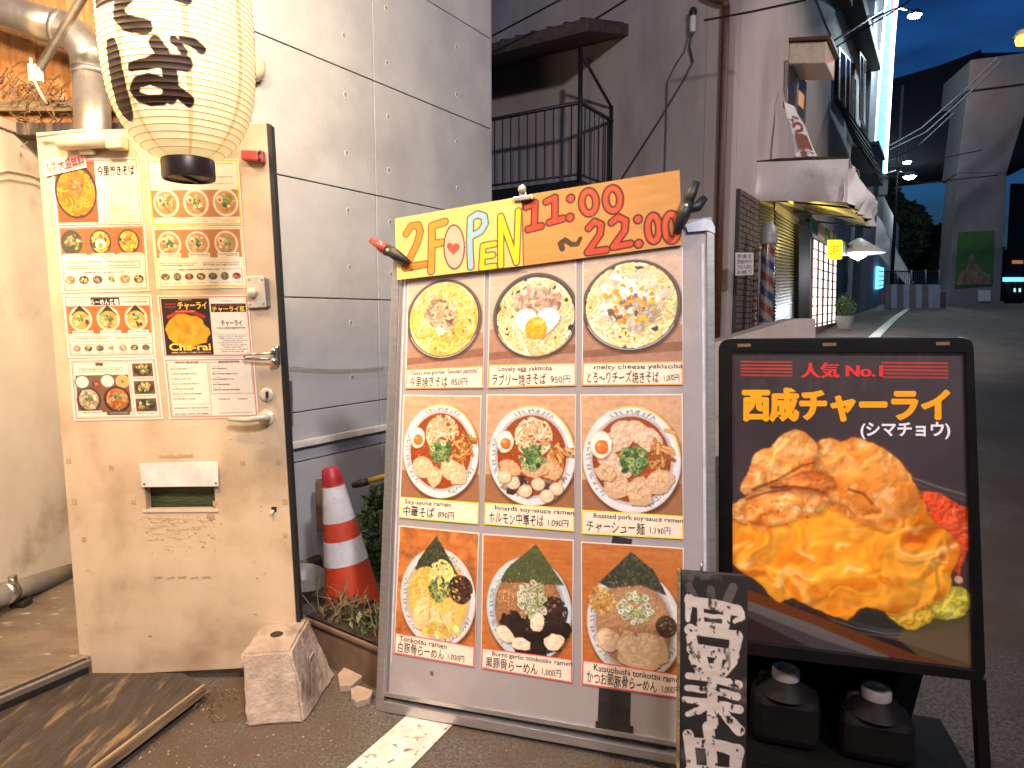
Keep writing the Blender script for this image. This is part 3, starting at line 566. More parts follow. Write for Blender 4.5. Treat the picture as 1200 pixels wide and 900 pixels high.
    lump([(256,310),(276,262),(316,238),(352,242),(395,266),(426,300),(446,344),(440,384),(400,396),(352,412),(306,400),(262,366)],[(224,120,34),(236,146,56),(242,166,84),(228,126,40),(246,182,112)],36,3,warp=.5)
    lump([(82,362),(100,318),(116,278),(150,262),(172,236),(206,224),(234,238),(250,264),(246,300),(214,326),(170,346),(118,370)],ME,42,4,edge=(100,40,16))
    lump([(62,398),(100,372),(150,352),(200,342),(252,348),(270,372),(252,400),(214,408),(170,430),(110,436),(66,424)],ME,48,4,edge=(100,40,16))
    lump([(150,352),(200,320),(262,312),(282,340),(250,352),(200,352)],[(120,50,20),(176,84,32),(214,120,50),(226,146,74)],52,3,edge=(60,20,10))
    for L in([(110,358),(160,335),(215,300),(240,292)],[(150,350),(200,346),(250,350)],[(95,380),(140,362),(190,352)],[(310,345),(340,352),(356,372)]): c.stroke(M(L),5*sx,(70,26,14),.7,soft=3,w2=2)
    r=np.random.RandomState(2)
    for i in range(26): x,y=90+r.rand()*170,380+r.rand()*50; c.ell(*M([(x,y)])[0],2*sx*r.rand()+.6,1.6*sy,(90,36,16),0,.6)
    o=c.im; o=(o+np.roll(o,1,0)+np.roll(o,-1,0)+np.roll(o,1,1)+np.roll(o,-1,1))/5; c.im=(o+np.roll(o,2,0)+np.roll(o,-2,0)+np.roll(o,2,1)+np.roll(o,-2,1))/5
    for i in range(5): y=78+7.2*i; c.rect((85-62)*sx,(y-57)*sy,(198-62)*sx,(y-57+3.2)*sy,(176,50,38)); c.rect((380-62)*sx,(y-57)*sy,(508-62)*sx,(y-57+3.2)*sy,(176,50,38))
    c.tex(.03,40,3,3); return c.out()

# hand-drawn strokes used by the cardboard boards
def ststr(c,strokes,w,col,edge,ew,hatch=None):
    for p in strokes: c.stroke(p,w+ew,edge)
    for p in strokes: c.stroke(p,w,col)
def arcp(cx,cy,rx,ry,a0,a1,n=14): return [(cx+rx*math.cos(R(a0+(a1-a0)*i/n)),cy+ry*math.sin(R(a0+(a1-a0)*i/n))) for i in range(n+1)]
# ================================================================== MATERIALS
M=MATS
mat('asphalt',(.045,.040,.037),(.16,.145,.13),95,.85,bump=.006,bscale=120,c3=(.085,.058,.038),s3=1.6,t3=(.42,.62),det=3,rvar=.12)
mat('road_paint',(.78,.77,.73),(.55,.54,.5),18,.7,bump=.003,bscale=150,c3=(.16,.15,.14),s3=34,t3=(.56,.66))
mat('concrete_panel',(.345,.365,.395),(.425,.445,.475),2.2,.62,bump=.0015,bscale=60,c3=(.26,.275,.30),s3=1.5,t3=(.48,.75),rvar=.1)
mat('joint_dark',(.035,.033,.034)); mat('hole_shade',(.24,.245,.26),rough=.8); mat('hole_rim',(.50,.50,.52),rough=.7)
mat('door_paint',(.60,.485,.345),(.49,.375,.25),3.5,.42,bump=.0006,bscale=40,c3=(.33,.235,.15),s3=3.6,t3=(.50,.78),rvar=.1)
mat('panel_cream',(.76,.69,.57),(.62,.54,.42),1.8,.5,bump=.002,bscale=10,c3=(.34,.26,.18),s3=2.6,t3=(.56,.75))
mat('tape_mark',(.34,.23,.13),(.5,.36,.22),60,.6)
mat('stain',(.26,.17,.10),(.46,.34,.23),90,.7)
mat('edge_black',(.014,.013,.013),rough=.5)
mat('cream_metal',(.66,.58,.46),(.55,.46,.34),12,.35,metal=.1)
mat('brushed',(.58,.55,.50),(.42,.39,.35),30,.28,metal=.9)
mat('steel_dull',(.40,.38,.36),(.28,.26,.25),14,.4,metal=.8)
mat('white_metal',(.72,.71,.68),(.55,.53,.49),14,.45)
mat('slot_green',(.10,.13,.04),(.02,.03,.02),14,.5,stretch=(1,1,14))
mat('red_plastic',(.45,.06,.05),(.34,.04,.04),20,.35,coat=.3)
mat('rust_wood',(.60,.30,.10),(.34,.15,.06),5,.8,bump=.01,bscale=22,c3=(.66,.48,.26),s3=7,t3=(.55,.72),stretch=(3,3,.8))
mat('duct',(.55,.53,.50),(.36,.34,.32),7,.34,metal=.75,bump=.001,bscale=20,c3=(.62,.42,.2),s3=2.2,t3=(.52,.75))
mat('grey_pipe',(.16,.15,.145),(.24,.22,.2),9,.4,c3=(.3,.22,.14),s3=5)
mat('cable_white',(.6,.52,.4),rough=.6); mat('cable_black',(.012,.012,.014),rough=.5); mat('cable_brown',(.16,.09,.05),rough=.7)
mat('floor_conc',(.21,.165,.12),(.12,.095,.07),3.4,.38,bump=.004,bscale=24,c3=(.46,.40,.32),s3=9,t3=(.60,.68),stretch=(1,2.2,1),rvar=.2)
mat('old_wood',(.030,.025,.023),(.062,.050,.042),5,.42,bump=.004,bscale=26,stretch=(6,1.4,1),c3=(.22,.15,.085),s3=2.4,t3=(.56,.66),rvar=.12)
mat('wood_edge',(.13,.095,.06),(.36,.26,.14),5,.7,bump=.006,bscale=18,stretch=(1,1,8))
mat('block_conc',(.44,.36,.30),(.28,.22,.18),9,.85,bump=.012,bscale=30,c3=(.13,.10,.08),s3=7,t3=(.52,.70))
mat('cone_red',(.55,.055,.02),(.42,.04,.018),9,.5,c3=(.10,.03,.02),s3=12,t3=(.60,.72)); mat('cone_cap',(.42,.02,.03),(.3,.02,.03),20,.45)
mat('cone_white',(.66,.66,.72),(.5,.49,.54),12,.35,c3=(.3,.27,.26),s3=14,t3=(.58,.74))
mat('planter',(.16,.105,.07),(.09,.06,.04),10,.7,bump=.002,bscale=30); mat('soil',(.05,.035,.025),(.02,.015,.01),40,.95,bump=.02,bscale=50)
mat('dry_stem',(.27,.195,.12),(.17,.12,.07),40,.8); mat('dry_leaf',(.12,.095,.035),(.06,.05,.02),30,.7); mat('leaf_green',(.035,.075,.02),(.06,.11,.03),40,.55); mat('leaf_pale',(.10,.15,.06),(.06,.1,.035),30,.5)
mat('shard',(.42,.33,.26),(.30,.23,.18),14,.8,bump=.003,bscale=60)
mat('dish',(.16,.17,.17),(.1,.11,.11),10,.4)
mat('tool_yellow',(.55,.36,.03),rough=.45); mat('tool_black',(.02,.02,.02),rough=.5)
mat('board_sheet',(.38,.355,.375),(.33,.31,.325),3,.34,coat=.5,coatbump=.004,c3=(.47,.45,.47),s3=2)
mat('alu',(.62,.61,.62),(.5,.49,.5),20,.3,metal=.8,stretch=(1,1,6)); mat('alu_dark',(.3,.29,.3),rough=.4,metal=.6)
mat('black_tape',(.018,.017,.017),(.035,.033,.033),20,.4)
mat('film_edge',(.62,.68,.78),(.45,.5,.6),18,.15,coat=.6)
mat('card_paper',(.75,.71,.66),rough=.4)
mat('ink',(.02,.018,.02),rough=.5); mat('ink_brown',(.12,.08,.05),rough=.5); mat('ink_red',(.60,.03,.03),rough=.5); mat('ink_white',(.85,.82,.76),rough=.5)
mat('print_yellow',(.9,.55,.08),rough=.4); mat('cardboard',(.56,.34,.13),(.50,.30,.11),12,.75)
mat('sign_black',(.014,.012,.012),(.032,.028,.027),9,.55,bump=.002,bscale=50,c3=(.10,.09,.085),s3=7,t3=(.62,.75))
mat('brush_white',(.72,.66,.60),(.60,.54,.48),26,.7,c3=(.03,.026,.024),s3=48,t3=(.62,.66))
mat('black_frame',(.006,.0055,.006),(.010,.009,.009),10,.26,spec=.35); mat('ring_black',(.02,.012,.011),(.035,.02,.018),20,.38); mat('black_matt',(.005,.0045,.005),rough=.7,spec=.2)
mat('jug',(.006,.005,.005),(.010,.009,.009),6,.55,spec=.2); mat('jug_cap',(.34,.30,.28),(.26,.23,.215),30,.5)
mat('poster_amber',(.78,.30,.008),rough=.35,emit=(.78,.30,.008),es=.25); mat('poster_red',(.6,.03,.03),rough=.35,emit=(.6,.03,.03),es=.25); mat('poster_white',(.75,.68,.68),rough=.35,emit=(.75,.68,.68),es=.2)
mat('house_wall',(.40,.355,.34),(.31,.275,.265),1.3,.85,bump=.003,bscale=40,c3=(.23,.19,.19),s3=1.1,t3=(.48,.7),stretch=(1,1,.35))
mat('house_wall_warm',(.42,.35,.32),(.36,.30,.28),1.6,.85,bump=.002,bscale=30,c3=(.25,.2,.19),s3=.9,t3=(.55,.8),stretch=(1,1,.4))
mat('house_pale',(.42,.45,.42),(.34,.36,.35),1.5,.8); mat('house_grey',(.20,.21,.24),(.15,.16,.19),1.2,.8)
mat('copper_pipe',(.13,.055,.03),(.08,.035,.02),9,.5); mat('roof_brown',(.10,.07,.06),(.06,.042,.036),8,.75,bump=.004,bscale=30)
mat('rail_black',(.012,.012,.013),rough=.5); mat('window_dark',(.012,.014,.02),rough=.08,spec=.7)
mat('brick_dark',(.07,.048,.042),(.11,.075,.066),18,.8,bump=.004,bscale=40)
mat('shutter',(.34,.32,.29),(.26,.24,.22),6,.4,metal=.4,stretch=(1,1,.2)); mat('awning',(.80,.75,.74),(.70,.66,.65),3,.7,bump=.012,bscale=5,c3=(.38,.35,.34),s3=4,t3=(.58,.8)); mat('awning_yellowlit',(.42,.36,.10),(.34,.29,.08),4,.8)
mat('barber_red',(.17,.035,.02),rough=.35,coat=.5); mat('barber_blue',(.02,.035,.10),rough=.35,coat=.5); mat('barber_white',(.2,.18,.175),rough=.35,coat=.5); mat('chrome',(.3,.3,.3),rough=.5,metal=.3)
mat('notice',(.66,.60,.60),rough=.6); mat('teal_cloth',(.02,.10,.10),(.015,.06,.07),20,.8); mat('stripe_green',(.02,.15,.09),rough=.7); mat('stripe_cream',(.7,.62,.45),rough=.7)
mat('glow_lattice',(.8,.8,.78),emit=(1,.93,.82),es=1.5); mat('lattice_wood',(.14,.06,.04),rough=.6)
mat('glow_yellow',(.8,.6,.02),emit=(1,.72,.02),es=1.5); mat('glow_lamp',(.9,.9,.9),emit=(.86,.95,1),es=4); mat('glow_led',(.9,.95,1),emit=(.72,.95,1),es=60)
mat('glow_neon',(.06,.2,.28),(.1,.3,.4),9,emit=(.26,.72,.95),es=.8); mat('glow_blue',(.2,.5,.9),emit=(.15,.55,1),es=1.6); mat('glow_cyanwin',(.4,.7,.8),emit=(.35,.8,.95),es=1.2); mat('glow_orange',(1,.4,.08),emit=(1,.36,.05),es=3); mat('glow_redline',(1,.2,.4),emit=(1,.15,.35),es=2)
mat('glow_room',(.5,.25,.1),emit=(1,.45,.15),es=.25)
mat('pillar',(.24,.215,.225),(.17,.15,.16),.6,.85,c3=(.2,.17,.18),s3=.35,t3=(.5,.8),bump=.01,bscale=4); mat('viaduct_dark',(.012,.012,.014),(.008,.008,.01),1,.85)
mat('poster_green',(.05,.13,.03),(.08,.16,.04),3,.5); mat('poster_rock',(.30,.2,.14),(.12,.08,.06),5,.6)
mat('fence_white',(.42,.44,.52),(.34,.36,.42),4,.6); mat('fence_brown',(.24,.19,.19),(.17,.14,.14),4,.7); mat('fence_rust',(.20,.07,.03),rough=.7)
mat('tree_dark',(.010,.020,.010),(.02,.034,.014),3,.7); mat('bark',(.06,.045,.035),rough=.9); mat('kerb_conc',(.46,.40,.39),(.38,.33,.32),5,.85,bump=.003,bscale=40)
mat('clay',(.25,.22,.2),rough=.6)
printmat('print_card',.42,coat=.8,coatbump=.010,cbs=7,stretch=(2,2,.7)); printmat('print_paper',.55); printmat('print_board',.75); printmat('print_sign',.6)
printmat('print_backlit',.4,coat=1.0,emis=.20,coatbump=.012,cbs=6,stretch=(2.2,2.2,.6))
def paper_lantern_mat():
    m=bpy.data.materials.new('lantern_paper'); m.use_nodes=True; N=m.node_tree.nodes; K=m.node_tree.links.new; b=N['Principled BSDF']; b.inputs['Roughness'].default_value=.6
    a=N.new('ShaderNodeAttribute'); a.attribute_name='Col'; x=N.new('ShaderNodeMix'); x.data_type='RGBA'; x.blend_type='MULTIPLY'; x.inputs[0].default_value=1; x.inputs[7].default_value=(1,.84,.54,1)
    K(a.outputs['Color'],x.inputs[6]); K(a.outputs['Color'],b.inputs['Base Color']); K(x.outputs[2],b.inputs['Emission Color']); b.inputs['Emission Strength'].default_value=.55
    M['lantern_paper']=m
paper_lantern_mat()

# ================================================================== LAMPS: INFERRED ONES AND ADDED FILLS
def lamp(kind,loc,e,col,size=.1,target=None,spot=None,blend=.6):
    l=bpy.data.lights.new('lamp_light',kind); l.energy=e; l.color=col
    if kind!='AREA': l.shadow_soft_size=size
    else: l.size=size
    if spot: l.spot_size=R(spot); l.spot_blend=blend
    o=bpy.data.objects.new('lamp_light',l); COL.objects.link(o); o.location=loc
    if target is not None: o.rotation_euler=(Vector(target)-Vector(loc)).to_track_quat('-Z','Y').to_euler()
    return o
# shop front flood (warm), over the door, and the street lamp behind the photographer
lamp('SPOT',(-1.0,.9,3.2),330,(1,.64,.33),.12,(-1.5,2.5,1.25),120,.9)
lamp('POINT',(-1.80,1.7,2.72),95,(1,.70,.40),.10)  # added unseen fill that brightens the cream wall at far left
lamp('POINT',(-.55,1.75,2.95),50,(1,.80,.56),.12)  # added unseen warm fill for the concrete wall's upper left
lamp('POINT',(-.50,2.55,3.0),62,(1,.74,.44),.12)  # second unseen fill, added behind the door plane to warm the wall
lamp('SPOT',(.3,-1.0,3.3),100,(1,.88,.86),.14,(.1,2.6,1.0),80,.9)
lamp('SPOT',(2.2,-3.6,5.6),1500,(1,.88,.88),.25,(-1.5,6,3.0),76,.55)
lamp('SPOT',(8.2,6.0,6.2),850,(1,.86,.80),.25,(5.0,10.6,3.2),74,.5)  # added lamp out of view, aimed to brighten the house's street side

# ================================================================== GROUND
def ground():
    xs=sorted(set([-300,-120,-50,-20,-10]+list(np.arange(-6,30.1,.6))+[36,50,90,160,300])); ys=sorted(set([-120,-40,-10]+list(np.arange(-4,45.1,.6))+[55,80,120,200,400]))
    vs=[(x,y,gz(x,y)) for y in ys for x in xs]; n=len(xs); fs=[(j*n+i,j*n+i+1,(j+1)*n+i+1,(j+1)*n+i) for j in range(len(ys)-1) for i in range(n-1)]
    o=link('ground',vs,fs,M['asphalt'],smooth=True); tag(o,kind='structure')
    return o
ground()
def ground_strip(name,L,Rr,dz,label=None):
    """painted line between two lists of ground points"""
    vs=[];fs=[]
    for a,b in zip(L,Rr):
        for k in range(3):
            p=Vector(a).lerp(Vector(b),k/2); vs.append((p.x,p.y,gz(p.x,p.y)+dz))
    for i in range(len(L)-1):
        for k in range(2): fs.append((i*3+k,i*3+k+1,(i+1)*3+k+1,(i+1)*3+k))
    o=link(name,vs,fs,M['road_paint']); return tag(o,kind='structure')
def gp(x,y): p=at_ground(x,y); return Vector((p.x,p.y,0))
l0,l1=gp(410,900),gp(478,840); r0,r1=gp(484.5,900),gp(531,851)
ext=lambda a,b,t: a+(b-a)*t
ground_strip('road_marking',[ext(l0,l1,t) for t in(-1.2,0,.5,1,1.6,2.2)],[ext(r0,r1,t) for t in(-1.4,0,.6,1.2,1.9,2.6)],.004)
f0,f1=gp(1021,393),gp(1060,363); g0,g1=gp(1034,393),gp(1067,362)
ground_strip('road_marking',[ext(f0,f1,t) for t in np.linspace(-.1,1,9)],[ext(g0,g1,t) for t in np.linspace(-.1,1,9)],.02)
# loose grit near the door
def grit():
    vs=[];fs=[]; r=np.random.RandomState(3)
    for i in range(420):
        if i<330: p=at_z(150+r.rand()*330,800+r.rand()*120,0)
        else: p=at_z(-50+r.rand()*1000,820+r.rand()*160,0)
        s=.0015+.0035*r.rand()**3; b=len(vs); z=gz(p.x,p.y)
        for k in range(4): t=k*1.57+r.rand(); vs.append((p.x+s*math.cos(t),p.y+s*math.sin(t),z))
        vs.append((p.x,p.y,z+s*.9)); fs+= [(b+k,b+(k+1)%4,b+4) for k in range(4)]
    tag(link('gravel_grit',vs,fs,M['block_conc']),kind='stuff')
grit()

# ================================================================== CONCRETE WALL (panels, joints, tie holes)
CW=PL((-.775,3.9,0),A2,UP)
w=thing('concrete_wall','tall grey fair-faced concrete wall with round tie holes behind the traffic cone','wall',CW.pt(0,0),None)
prism('wall_core',[CW.pt(-1.2,-.3,-.012),CW.pt(1.15,-.3,-.012),CW.pt(1.15,6.3,-.012),CW.pt(-1.2,6.3,-.012)],-N2*.24,M['joint_dark'],w)
prism('wall_end',[CW.pt(1.162,-.3,0),CW.pt(1.162,-.3,-.27),CW.pt(1.162,6.3,-.27),CW.pt(1.162,6.3,0)],-A2*.008,M['concrete_panel'],w)
ts=[-1.2,-.006,1.162]; zs=[-.3,.62,.88,1.467,2.06,2.69,3.30,3.92,4.53,5.15,5.76,6.3]
for i in range(2):
    for j in range(len(zs)-1):
        g=.003; o=slabo=prism('concrete_panel',[CW.pt(ts[i]+g,zs[j]+g,0),CW.pt(ts[i+1]-(g if i==0 else 0),zs[j]+g,0),CW.pt(ts[i+1]-(g if i==0 else 0),zs[j+1]-g,0),CW.pt(ts[i]+g,zs[j+1]-g,0)],-N2*.011,M['concrete_panel'],w,.003)
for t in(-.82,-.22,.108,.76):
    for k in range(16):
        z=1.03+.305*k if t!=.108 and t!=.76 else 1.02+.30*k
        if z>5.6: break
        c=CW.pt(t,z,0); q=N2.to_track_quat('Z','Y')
        h=lathe('tie_hole',[(.0,.0006),(.010,.0006),(.0125,.0022),(.016,.0022),(.018,.0)],c,M['hole_shade'],w,14,q)  # proud disc; the hole's inner shade is put into its darker colour
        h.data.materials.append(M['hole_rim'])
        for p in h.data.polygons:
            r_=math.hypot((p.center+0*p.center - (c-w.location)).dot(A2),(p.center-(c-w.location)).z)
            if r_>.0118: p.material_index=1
prism('skirting_rail',[CW.pt(-1.2,.70,.004),CW.pt(1.13,.70,.004),CW.pt(1.13,.735,.004),CW.pt(-1.2,.735,.004)],N2*.03,M['white_metal'],w,.004)
# chain across the wall
ch=thing('wall_chain','thin rusty chain strung along the lower concrete wall between door and menu board','chain',CW.hit(337,431,.02))
a=CW.hit(330,429,.025); b=CW.hit(452,430,.025)
for i in range(46):
    p=a.lerp(b,i/46)-UP*(.02*4*(i/46)*(1-i/46)); q=(A2.to_track_quat('Z','Y')).to_matrix(); pts=[]
    for k in range(9):
        t=2*math.pi*k/8; v=q@Vector(((.0055*math.cos(t)) if i%2 else 0,(.0055*math.cos(t)) if not i%2 else 0,.011*math.sin(t))); pts.append(p+v)
    tube('chain_link',pts,.0017,M['steel_dull'],ch,5,caps=False)
lv=thing('vent_cap','small round cream vent cap on the concrete wall just right of the lantern','vent',CW.hit(292,78,0))
q=N2.to_track_quat('Z','Y'); lathe('vent_hood',[(.07,0),(.07,.03),(.055,.055),(.03,.066),(0,.068)],CW.hit(291,78,0),M['cream_metal'],lv,24,q); lathe('vent_flange',[(.085,0),(.085,.006),(.07,.008)],CW.hit(291,78,0),M['cream_metal'],lv,24,q)
mb=thing('meter_box','narrow dark grey metal box fixed to the wall beside the door handle','box',CW.hit(340,470,0))
slab('box_body',PL(CW.hit(340,470,.06),CW.u,UP),[(335,446),(343,446),(344,500),(337,500)],.055,M['steel_dull'],mb,bev=.004)

# ================================================================== SHOP ENTRANCE, LEFT
XL=-2.26
lw=thing('side_panel_wall','stained cream metal panel wall at the far left, inside the entrance','wall',(XL,2.7,.1))
prism('wall_panel',[(XL,1.2,.08),(XL,3.46,.08),(XL,3.46,2.2),(XL,1.2,2.2)],(-.08,0,0),M['panel_cream'],lw,.004)
prism('top_trim',[(XL+.012,1.2,2.2),(XL+.012,3.46,2.2),(XL+.012,3.46,2.245),(XL+.012,1.2,2.245)],(-.11,0,0),M['cream_metal'],lw,.003)
for py in(205,):
    pts=[Vector((XL+.008,y,z)) for y,z in((2.9,1.96),(3.05,2.02),(3.2,2.03),(3.4,2.01))]; tube('cable',pts,.004,M['cable_white'],lw,6)
    pts=[Vector((XL+.008,y,z)) for y,z in((2.9,1.93),(3.05,1.985),(3.2,1.995),(3.4,1.975))]; tube('cable',pts,.003,M['cable_white'],lw,6)
bw=thing('back_wall','cream stained wall at the back of the entrance behind the open door','wall',(-1.9,3.47,.1))
prism('wall_panel',[(-2.34,3.47,.0),(-1.15,3.47,.0),(-1.15,3.47,2.24),(-2.34,3.47,2.24)],(0,.08,0),M['panel_cream'],bw)
# upper rusty wall built of boards
uw=thing('rusty_wall','rusty orange timber wall with peeling boards above the entrance, far left','wall',(-2.2,3.2,2.24))
x=-3.1
i=0
while x<-1.45:
    wd=.16+.05*((i*37)%5)/5; prism('board',[(x,3.2+.012*(i%3),2.24),(x+wd-.006,3.2+.012*(i%3),2.24),(x+wd-.006,3.2+.012*(i%3),4.2),(x,3.2+.012*(i%3),4.2)],(0,.03,0),M['rust_wood'],uw,.003); x+=wd; i+=1
prism('batten',[(-3.1,3.17,2.31),(-1.5,3.17,2.31),(-1.5,3.17,2.36),(-3.1,3.17,2.36)],(0,.03,0),M['wood_edge'],uw,.004)
prism('beam',[(-3.1,3.12,2.19),(-1.42,3.12,2.19),(-1.42,3.12,2.245),(-3.1,3.12,2.245)],(0,.1,0),M['old_wood'],uw,.004)
r=random.Random(4)
for i in range(30):
    p=at_y(5+r.random()*75,75+r.random()*70,3.15); pts=[p]; 
    for k in range(6): p=p+Vector((r.uniform(-.045,.045),r.uniform(-.02,.015),r.uniform(-.05,.03))); p.y=min(p.y,3.18); pts.append(p.copy())
    tube('wire_tangle',pts,.0018+.0022*r.random(),M['cable_brown' if i%4 else 'dry_stem'],uw,5)
dt=thing('metal_duct','galvanised metal duct with an elbow running down behind the lantern','duct',at_y(105,140,3.0))
Yd=3.0; P=[at_y(-60,-12,Yd),at_y(-10,8,Yd),at_y(40,24,Yd),at_y(72,34,Yd),at_y(92,45,Yd),at_y(103,62,Yd),at_y(107,85,Yd),at_y(109,160,Yd),at_y(112,260,Yd)]
tube('duct_run',P[:4],.072,M['duct'],dt,20); tube('duct_elbow',P[3:7],.074,M['duct'],dt,20); tube('duct_drop',P[6:],.072,M['duct'],dt,20)
for k,j in((3,2),(6,7)):
    d=(P[j]-P[k]).normalized(); tube('duct_collar',[P[k]-d*.012,P[k]+d*.012],.078,M['duct'],dt,20)
pl_=thing('pole','slanting pale metal pole in front of the duct at the top left','pole',at_y(45,82,2.8))
tube('pole_tube',[at_y(44,84,2.85),at_y(100,-8,2.7),at_y(130,-60,2.6)],.017,M['duct'],pl_,12); box('pole_clamp',at_y(42,86,2.84),(.05,.03,.07),M['white_metal'],pl_,bev=.006)
tube('cord',[at_y(36,68,2.8),at_y(38,90,2.8),at_y(48,110,2.8),at_y(55,122,2.82)],.006,M['cable_white'],pl_,6)
# grey pipe with clamp
gpp=thing('waste_pipe','grey plastic pipe running low along the left wall','pipe',(XL+.07,3,.3))
Pz=lambda px,py:(lambda d:CP+d*((XL+.07)/d.x))(ray(px,py))
tube('pipe_run',[Pz(-30,709),Pz(30,688),Pz(90,669)],.044,M['grey_pipe'],gpp,18)
a=Pz(8,695); d=(Pz(90,669)-Pz(-30,709)).normalized(); tube('pipe_clamp',[a-d*.022,a+d*.022],.050,M['brushed'],gpp,18); box('clamp_bolt',a+Vector((.03,0,.06)),(.03,.02,.04),M['brushed'],gpp,bev=.003); tube('clamp_bolt',[a+Vector((.05,-.01,.05)),a+Vector((.02,-.01,.075))],.006,M['brushed'],gpp,8)
box('pipe_foot',a+Vector((.02,.05,-.09)),(.07,.06,.08),M['edge_black'],gpp,bev=.01)
# interior floor
T0=at_z(0,826,.06); T1=at_z(95,785,.06); td=(T1-T0).normalized(); tn=Vector((td.y,-td.x,0))
ff=prism('entrance_floor',[T0-td*.9+Vector((0,0,.04)),T1+td*.02+Vector((0,0,.04)),Vector((-1.35,3.46,.1)),Vector((XL,3.46,.1)),Vector((XL,1.2,.1))],(0,0,-.12),M['floor_conc'],None,.006); tag(ff,kind='structure')
sl=thing('door_track','two-rail metal door track along the entrance threshold','track',T0)
for k,(o_,m_) in enumerate(((.0,'brushed'),(.016,'edge_black'),(.034,'steel_dull'))):
    a=T0-td*.9+tn*o_; b=T1+td*.01+tn*o_; wd=(.012,.014,.018)[k]; hz_=(.05,.02,.0)[k]; prism('track_rail',[a+UP*.048,b+UP*.048,b+tn*wd+UP*.048,a+tn*wd+UP*.048],(0,0,-.022 if k!=1 else -.034),M[m_],sl,.002)
prism('track_base',[T0-td*.9+tn*.0+UP*.026,T1+tn*.0+UP*.026,T1+tn*.052+UP*.026,T0-td*.9+tn*.052+UP*.026],(0,0,-.08),M['edge_black'],sl)
# plank step
ps=thing('plank_step','weathered dark timber step with peeling paint below the open door','step',at_z(120,850,.055))
zt=.066; F0=at_z(237,801,zt); F1=at_z(214,788,zt); F2=at_z(102,902,zt); fd=(F2-F0).normalized(); B0=T1+tn*.055; B0.z=zt; B1=T0-td*.9+tn*.055; B1.z=zt
prism('step_board',[B1,F0+fd*1.3,F0,F1,B0],(0,0,-.045),M['old_wood'],ps,.005)
fn=Vector((-fd.y,fd.x,0)); fn=fn if fn.x>0 else -fn
prism('edge_strip',[F0+fd*1.3+fn*.002,F0+fn*.002,F0+fn*.002-UP*.04,F0+fd*1.3+fn*.002-UP*.04],fn*.012,M['wood_edge'],ps,.003)
for a in(.25,.8):
    c=F0+fd*a-fn*.18; box('step_support',(c.x,c.y,.006),(.26,.09,.03),M['old_wood'],ps)
# ------------------------------------------------------------------ the door
DY=2.40
DP=PL((0,DY,0),(1,0,0),UP)
DQ=[(42,155),(312,144),(350,780),(95,793)]
dr=thing('steel_door','scuffed cream steel door standing wide open beside the lantern, with a mail slot','door',DP.hit(95,793))
slotq=[(169.5,569),(251,571),(252,597),(171,598)]
# leaf with a real slot: four pieces around it, one mesh
def door_leaf():
    o=[DP.hit(x,y) for x,y in DQ]; s=[DP.hit(x,y) for x,y in slotq]; vs=o+s; vs=vs+[v+Vector((0,.04,0)) for v in vs]
    fs=[]
    for k in range(4): j=(k+1)%4; fs+= [(k,k+4,j+4,j),(k+8,j+8,j+12,k+12),(k,j,j+8,k+8),(k+4,k+12,j+12,j+4)]
    ob=link('door_leaf',vs,fs,M['door_paint'],dr); bm=bmesh.new(); bm.from_mesh(ob.data); bmesh.ops.recalc_face_normals(bm,faces=bm.faces); bm.to_mesh(ob.data); bm.free(); bevel(ob,.0025,2,50)
door_leaf()
prism('door_edge',[DP.hit(312.6,144,-.002),DP.hit(317.5,146,-.002),DP.hit(355,782,-.002),DP.hit(350.6,780,-.002)],(0,.034,0),M['edge_black'],dr)
slab('slot_backing',DP,[(160,560),(262,560),(262,605),(162,606)],.008,M['slot_green'],dr,off=-.05)
slab('slot_frame',DP,[(166,597.5),(255,597),(256,600),(167,600.5)],.003,M['cream_metal'],dr,off=.004)
o=slab('mail_flap',DP,[(163,543),(255,541),(256,570),(166,571)],.003,M['white_metal'],dr,off=.018,bev=.001); 
for x,y in((169,567),(253,566)): lathe('screw',[(.004,0),(.004,.002),(0,.003)],DP.hit(x,y,.018),M['steel_dull'],dr,10,Vector((0,-1,0)).to_track_quat('Z','Y'))
QF=Vector((0,-1,0)).to_track_quat('Z','Y')
tube('closer_body',[DP.hit(70,168,.03),DP.hit(126,164,.03)],.026,M['cream_metal'],dr,18); slab('closer_housing',DP,[(122,156),(141,155),(142,173),(123,174)],.05,M['cream_metal'],dr,off=.052,bev=.006)
tube('closer_arm',[DP.hit(44,160,.02),DP.hit(75,155,.035),DP.hit(100,153,.04)],.006,M['cream_metal'],dr,8); box('closer_foot',DP.hit(103,178,.012),(.05,.02,.02),M['cream_metal'],dr,bev=.004)
slab('lock_plate',DP,[(288,324),(309,323),(312,360),(290,361)],.018,M['cream_metal'],dr,off=.018,bev=.003); slab('lock_side',DP,[(309.5,325),(313.5,326),(316,359),(312,360)],.014,M['steel_dull'],dr,off=.016,bev=.002)
lathe('lock_knob',[(.018,0),(.018,.012),(.016,.022),(.008,.028),(0,.029)],DP.hit(297,343,.018),M['cream_metal'],dr,20,QF)
for x,y in((292,328),(307,328),(293,357),(309,356)): lathe('screw',[(.003,0),(.003,.002),(0,.002)],DP.hit(x,y,.018),M['steel_dull'],dr,8,QF)
pts=[DP.hit(*p,.03) for p in((322,414),(300,415),(288,415.5),(286,417.5),(288,419.5),(300,420),(322,421))]; tube('guard_latch_bar',pts,.0042,M['brushed'],dr,8)
slab('guard_latch_mount',DP,[(317,406),(325,405),(326,428),(319,428)],.03,M['brushed'],dr,off=.03,bev=.006)
for y in(411,423): lathe('latch_bolt',[(.009,0),(.009,.008),(.004,.012),(0,.012)],DP.hit(321,y,.03),M['brushed'],dr,14,QF)
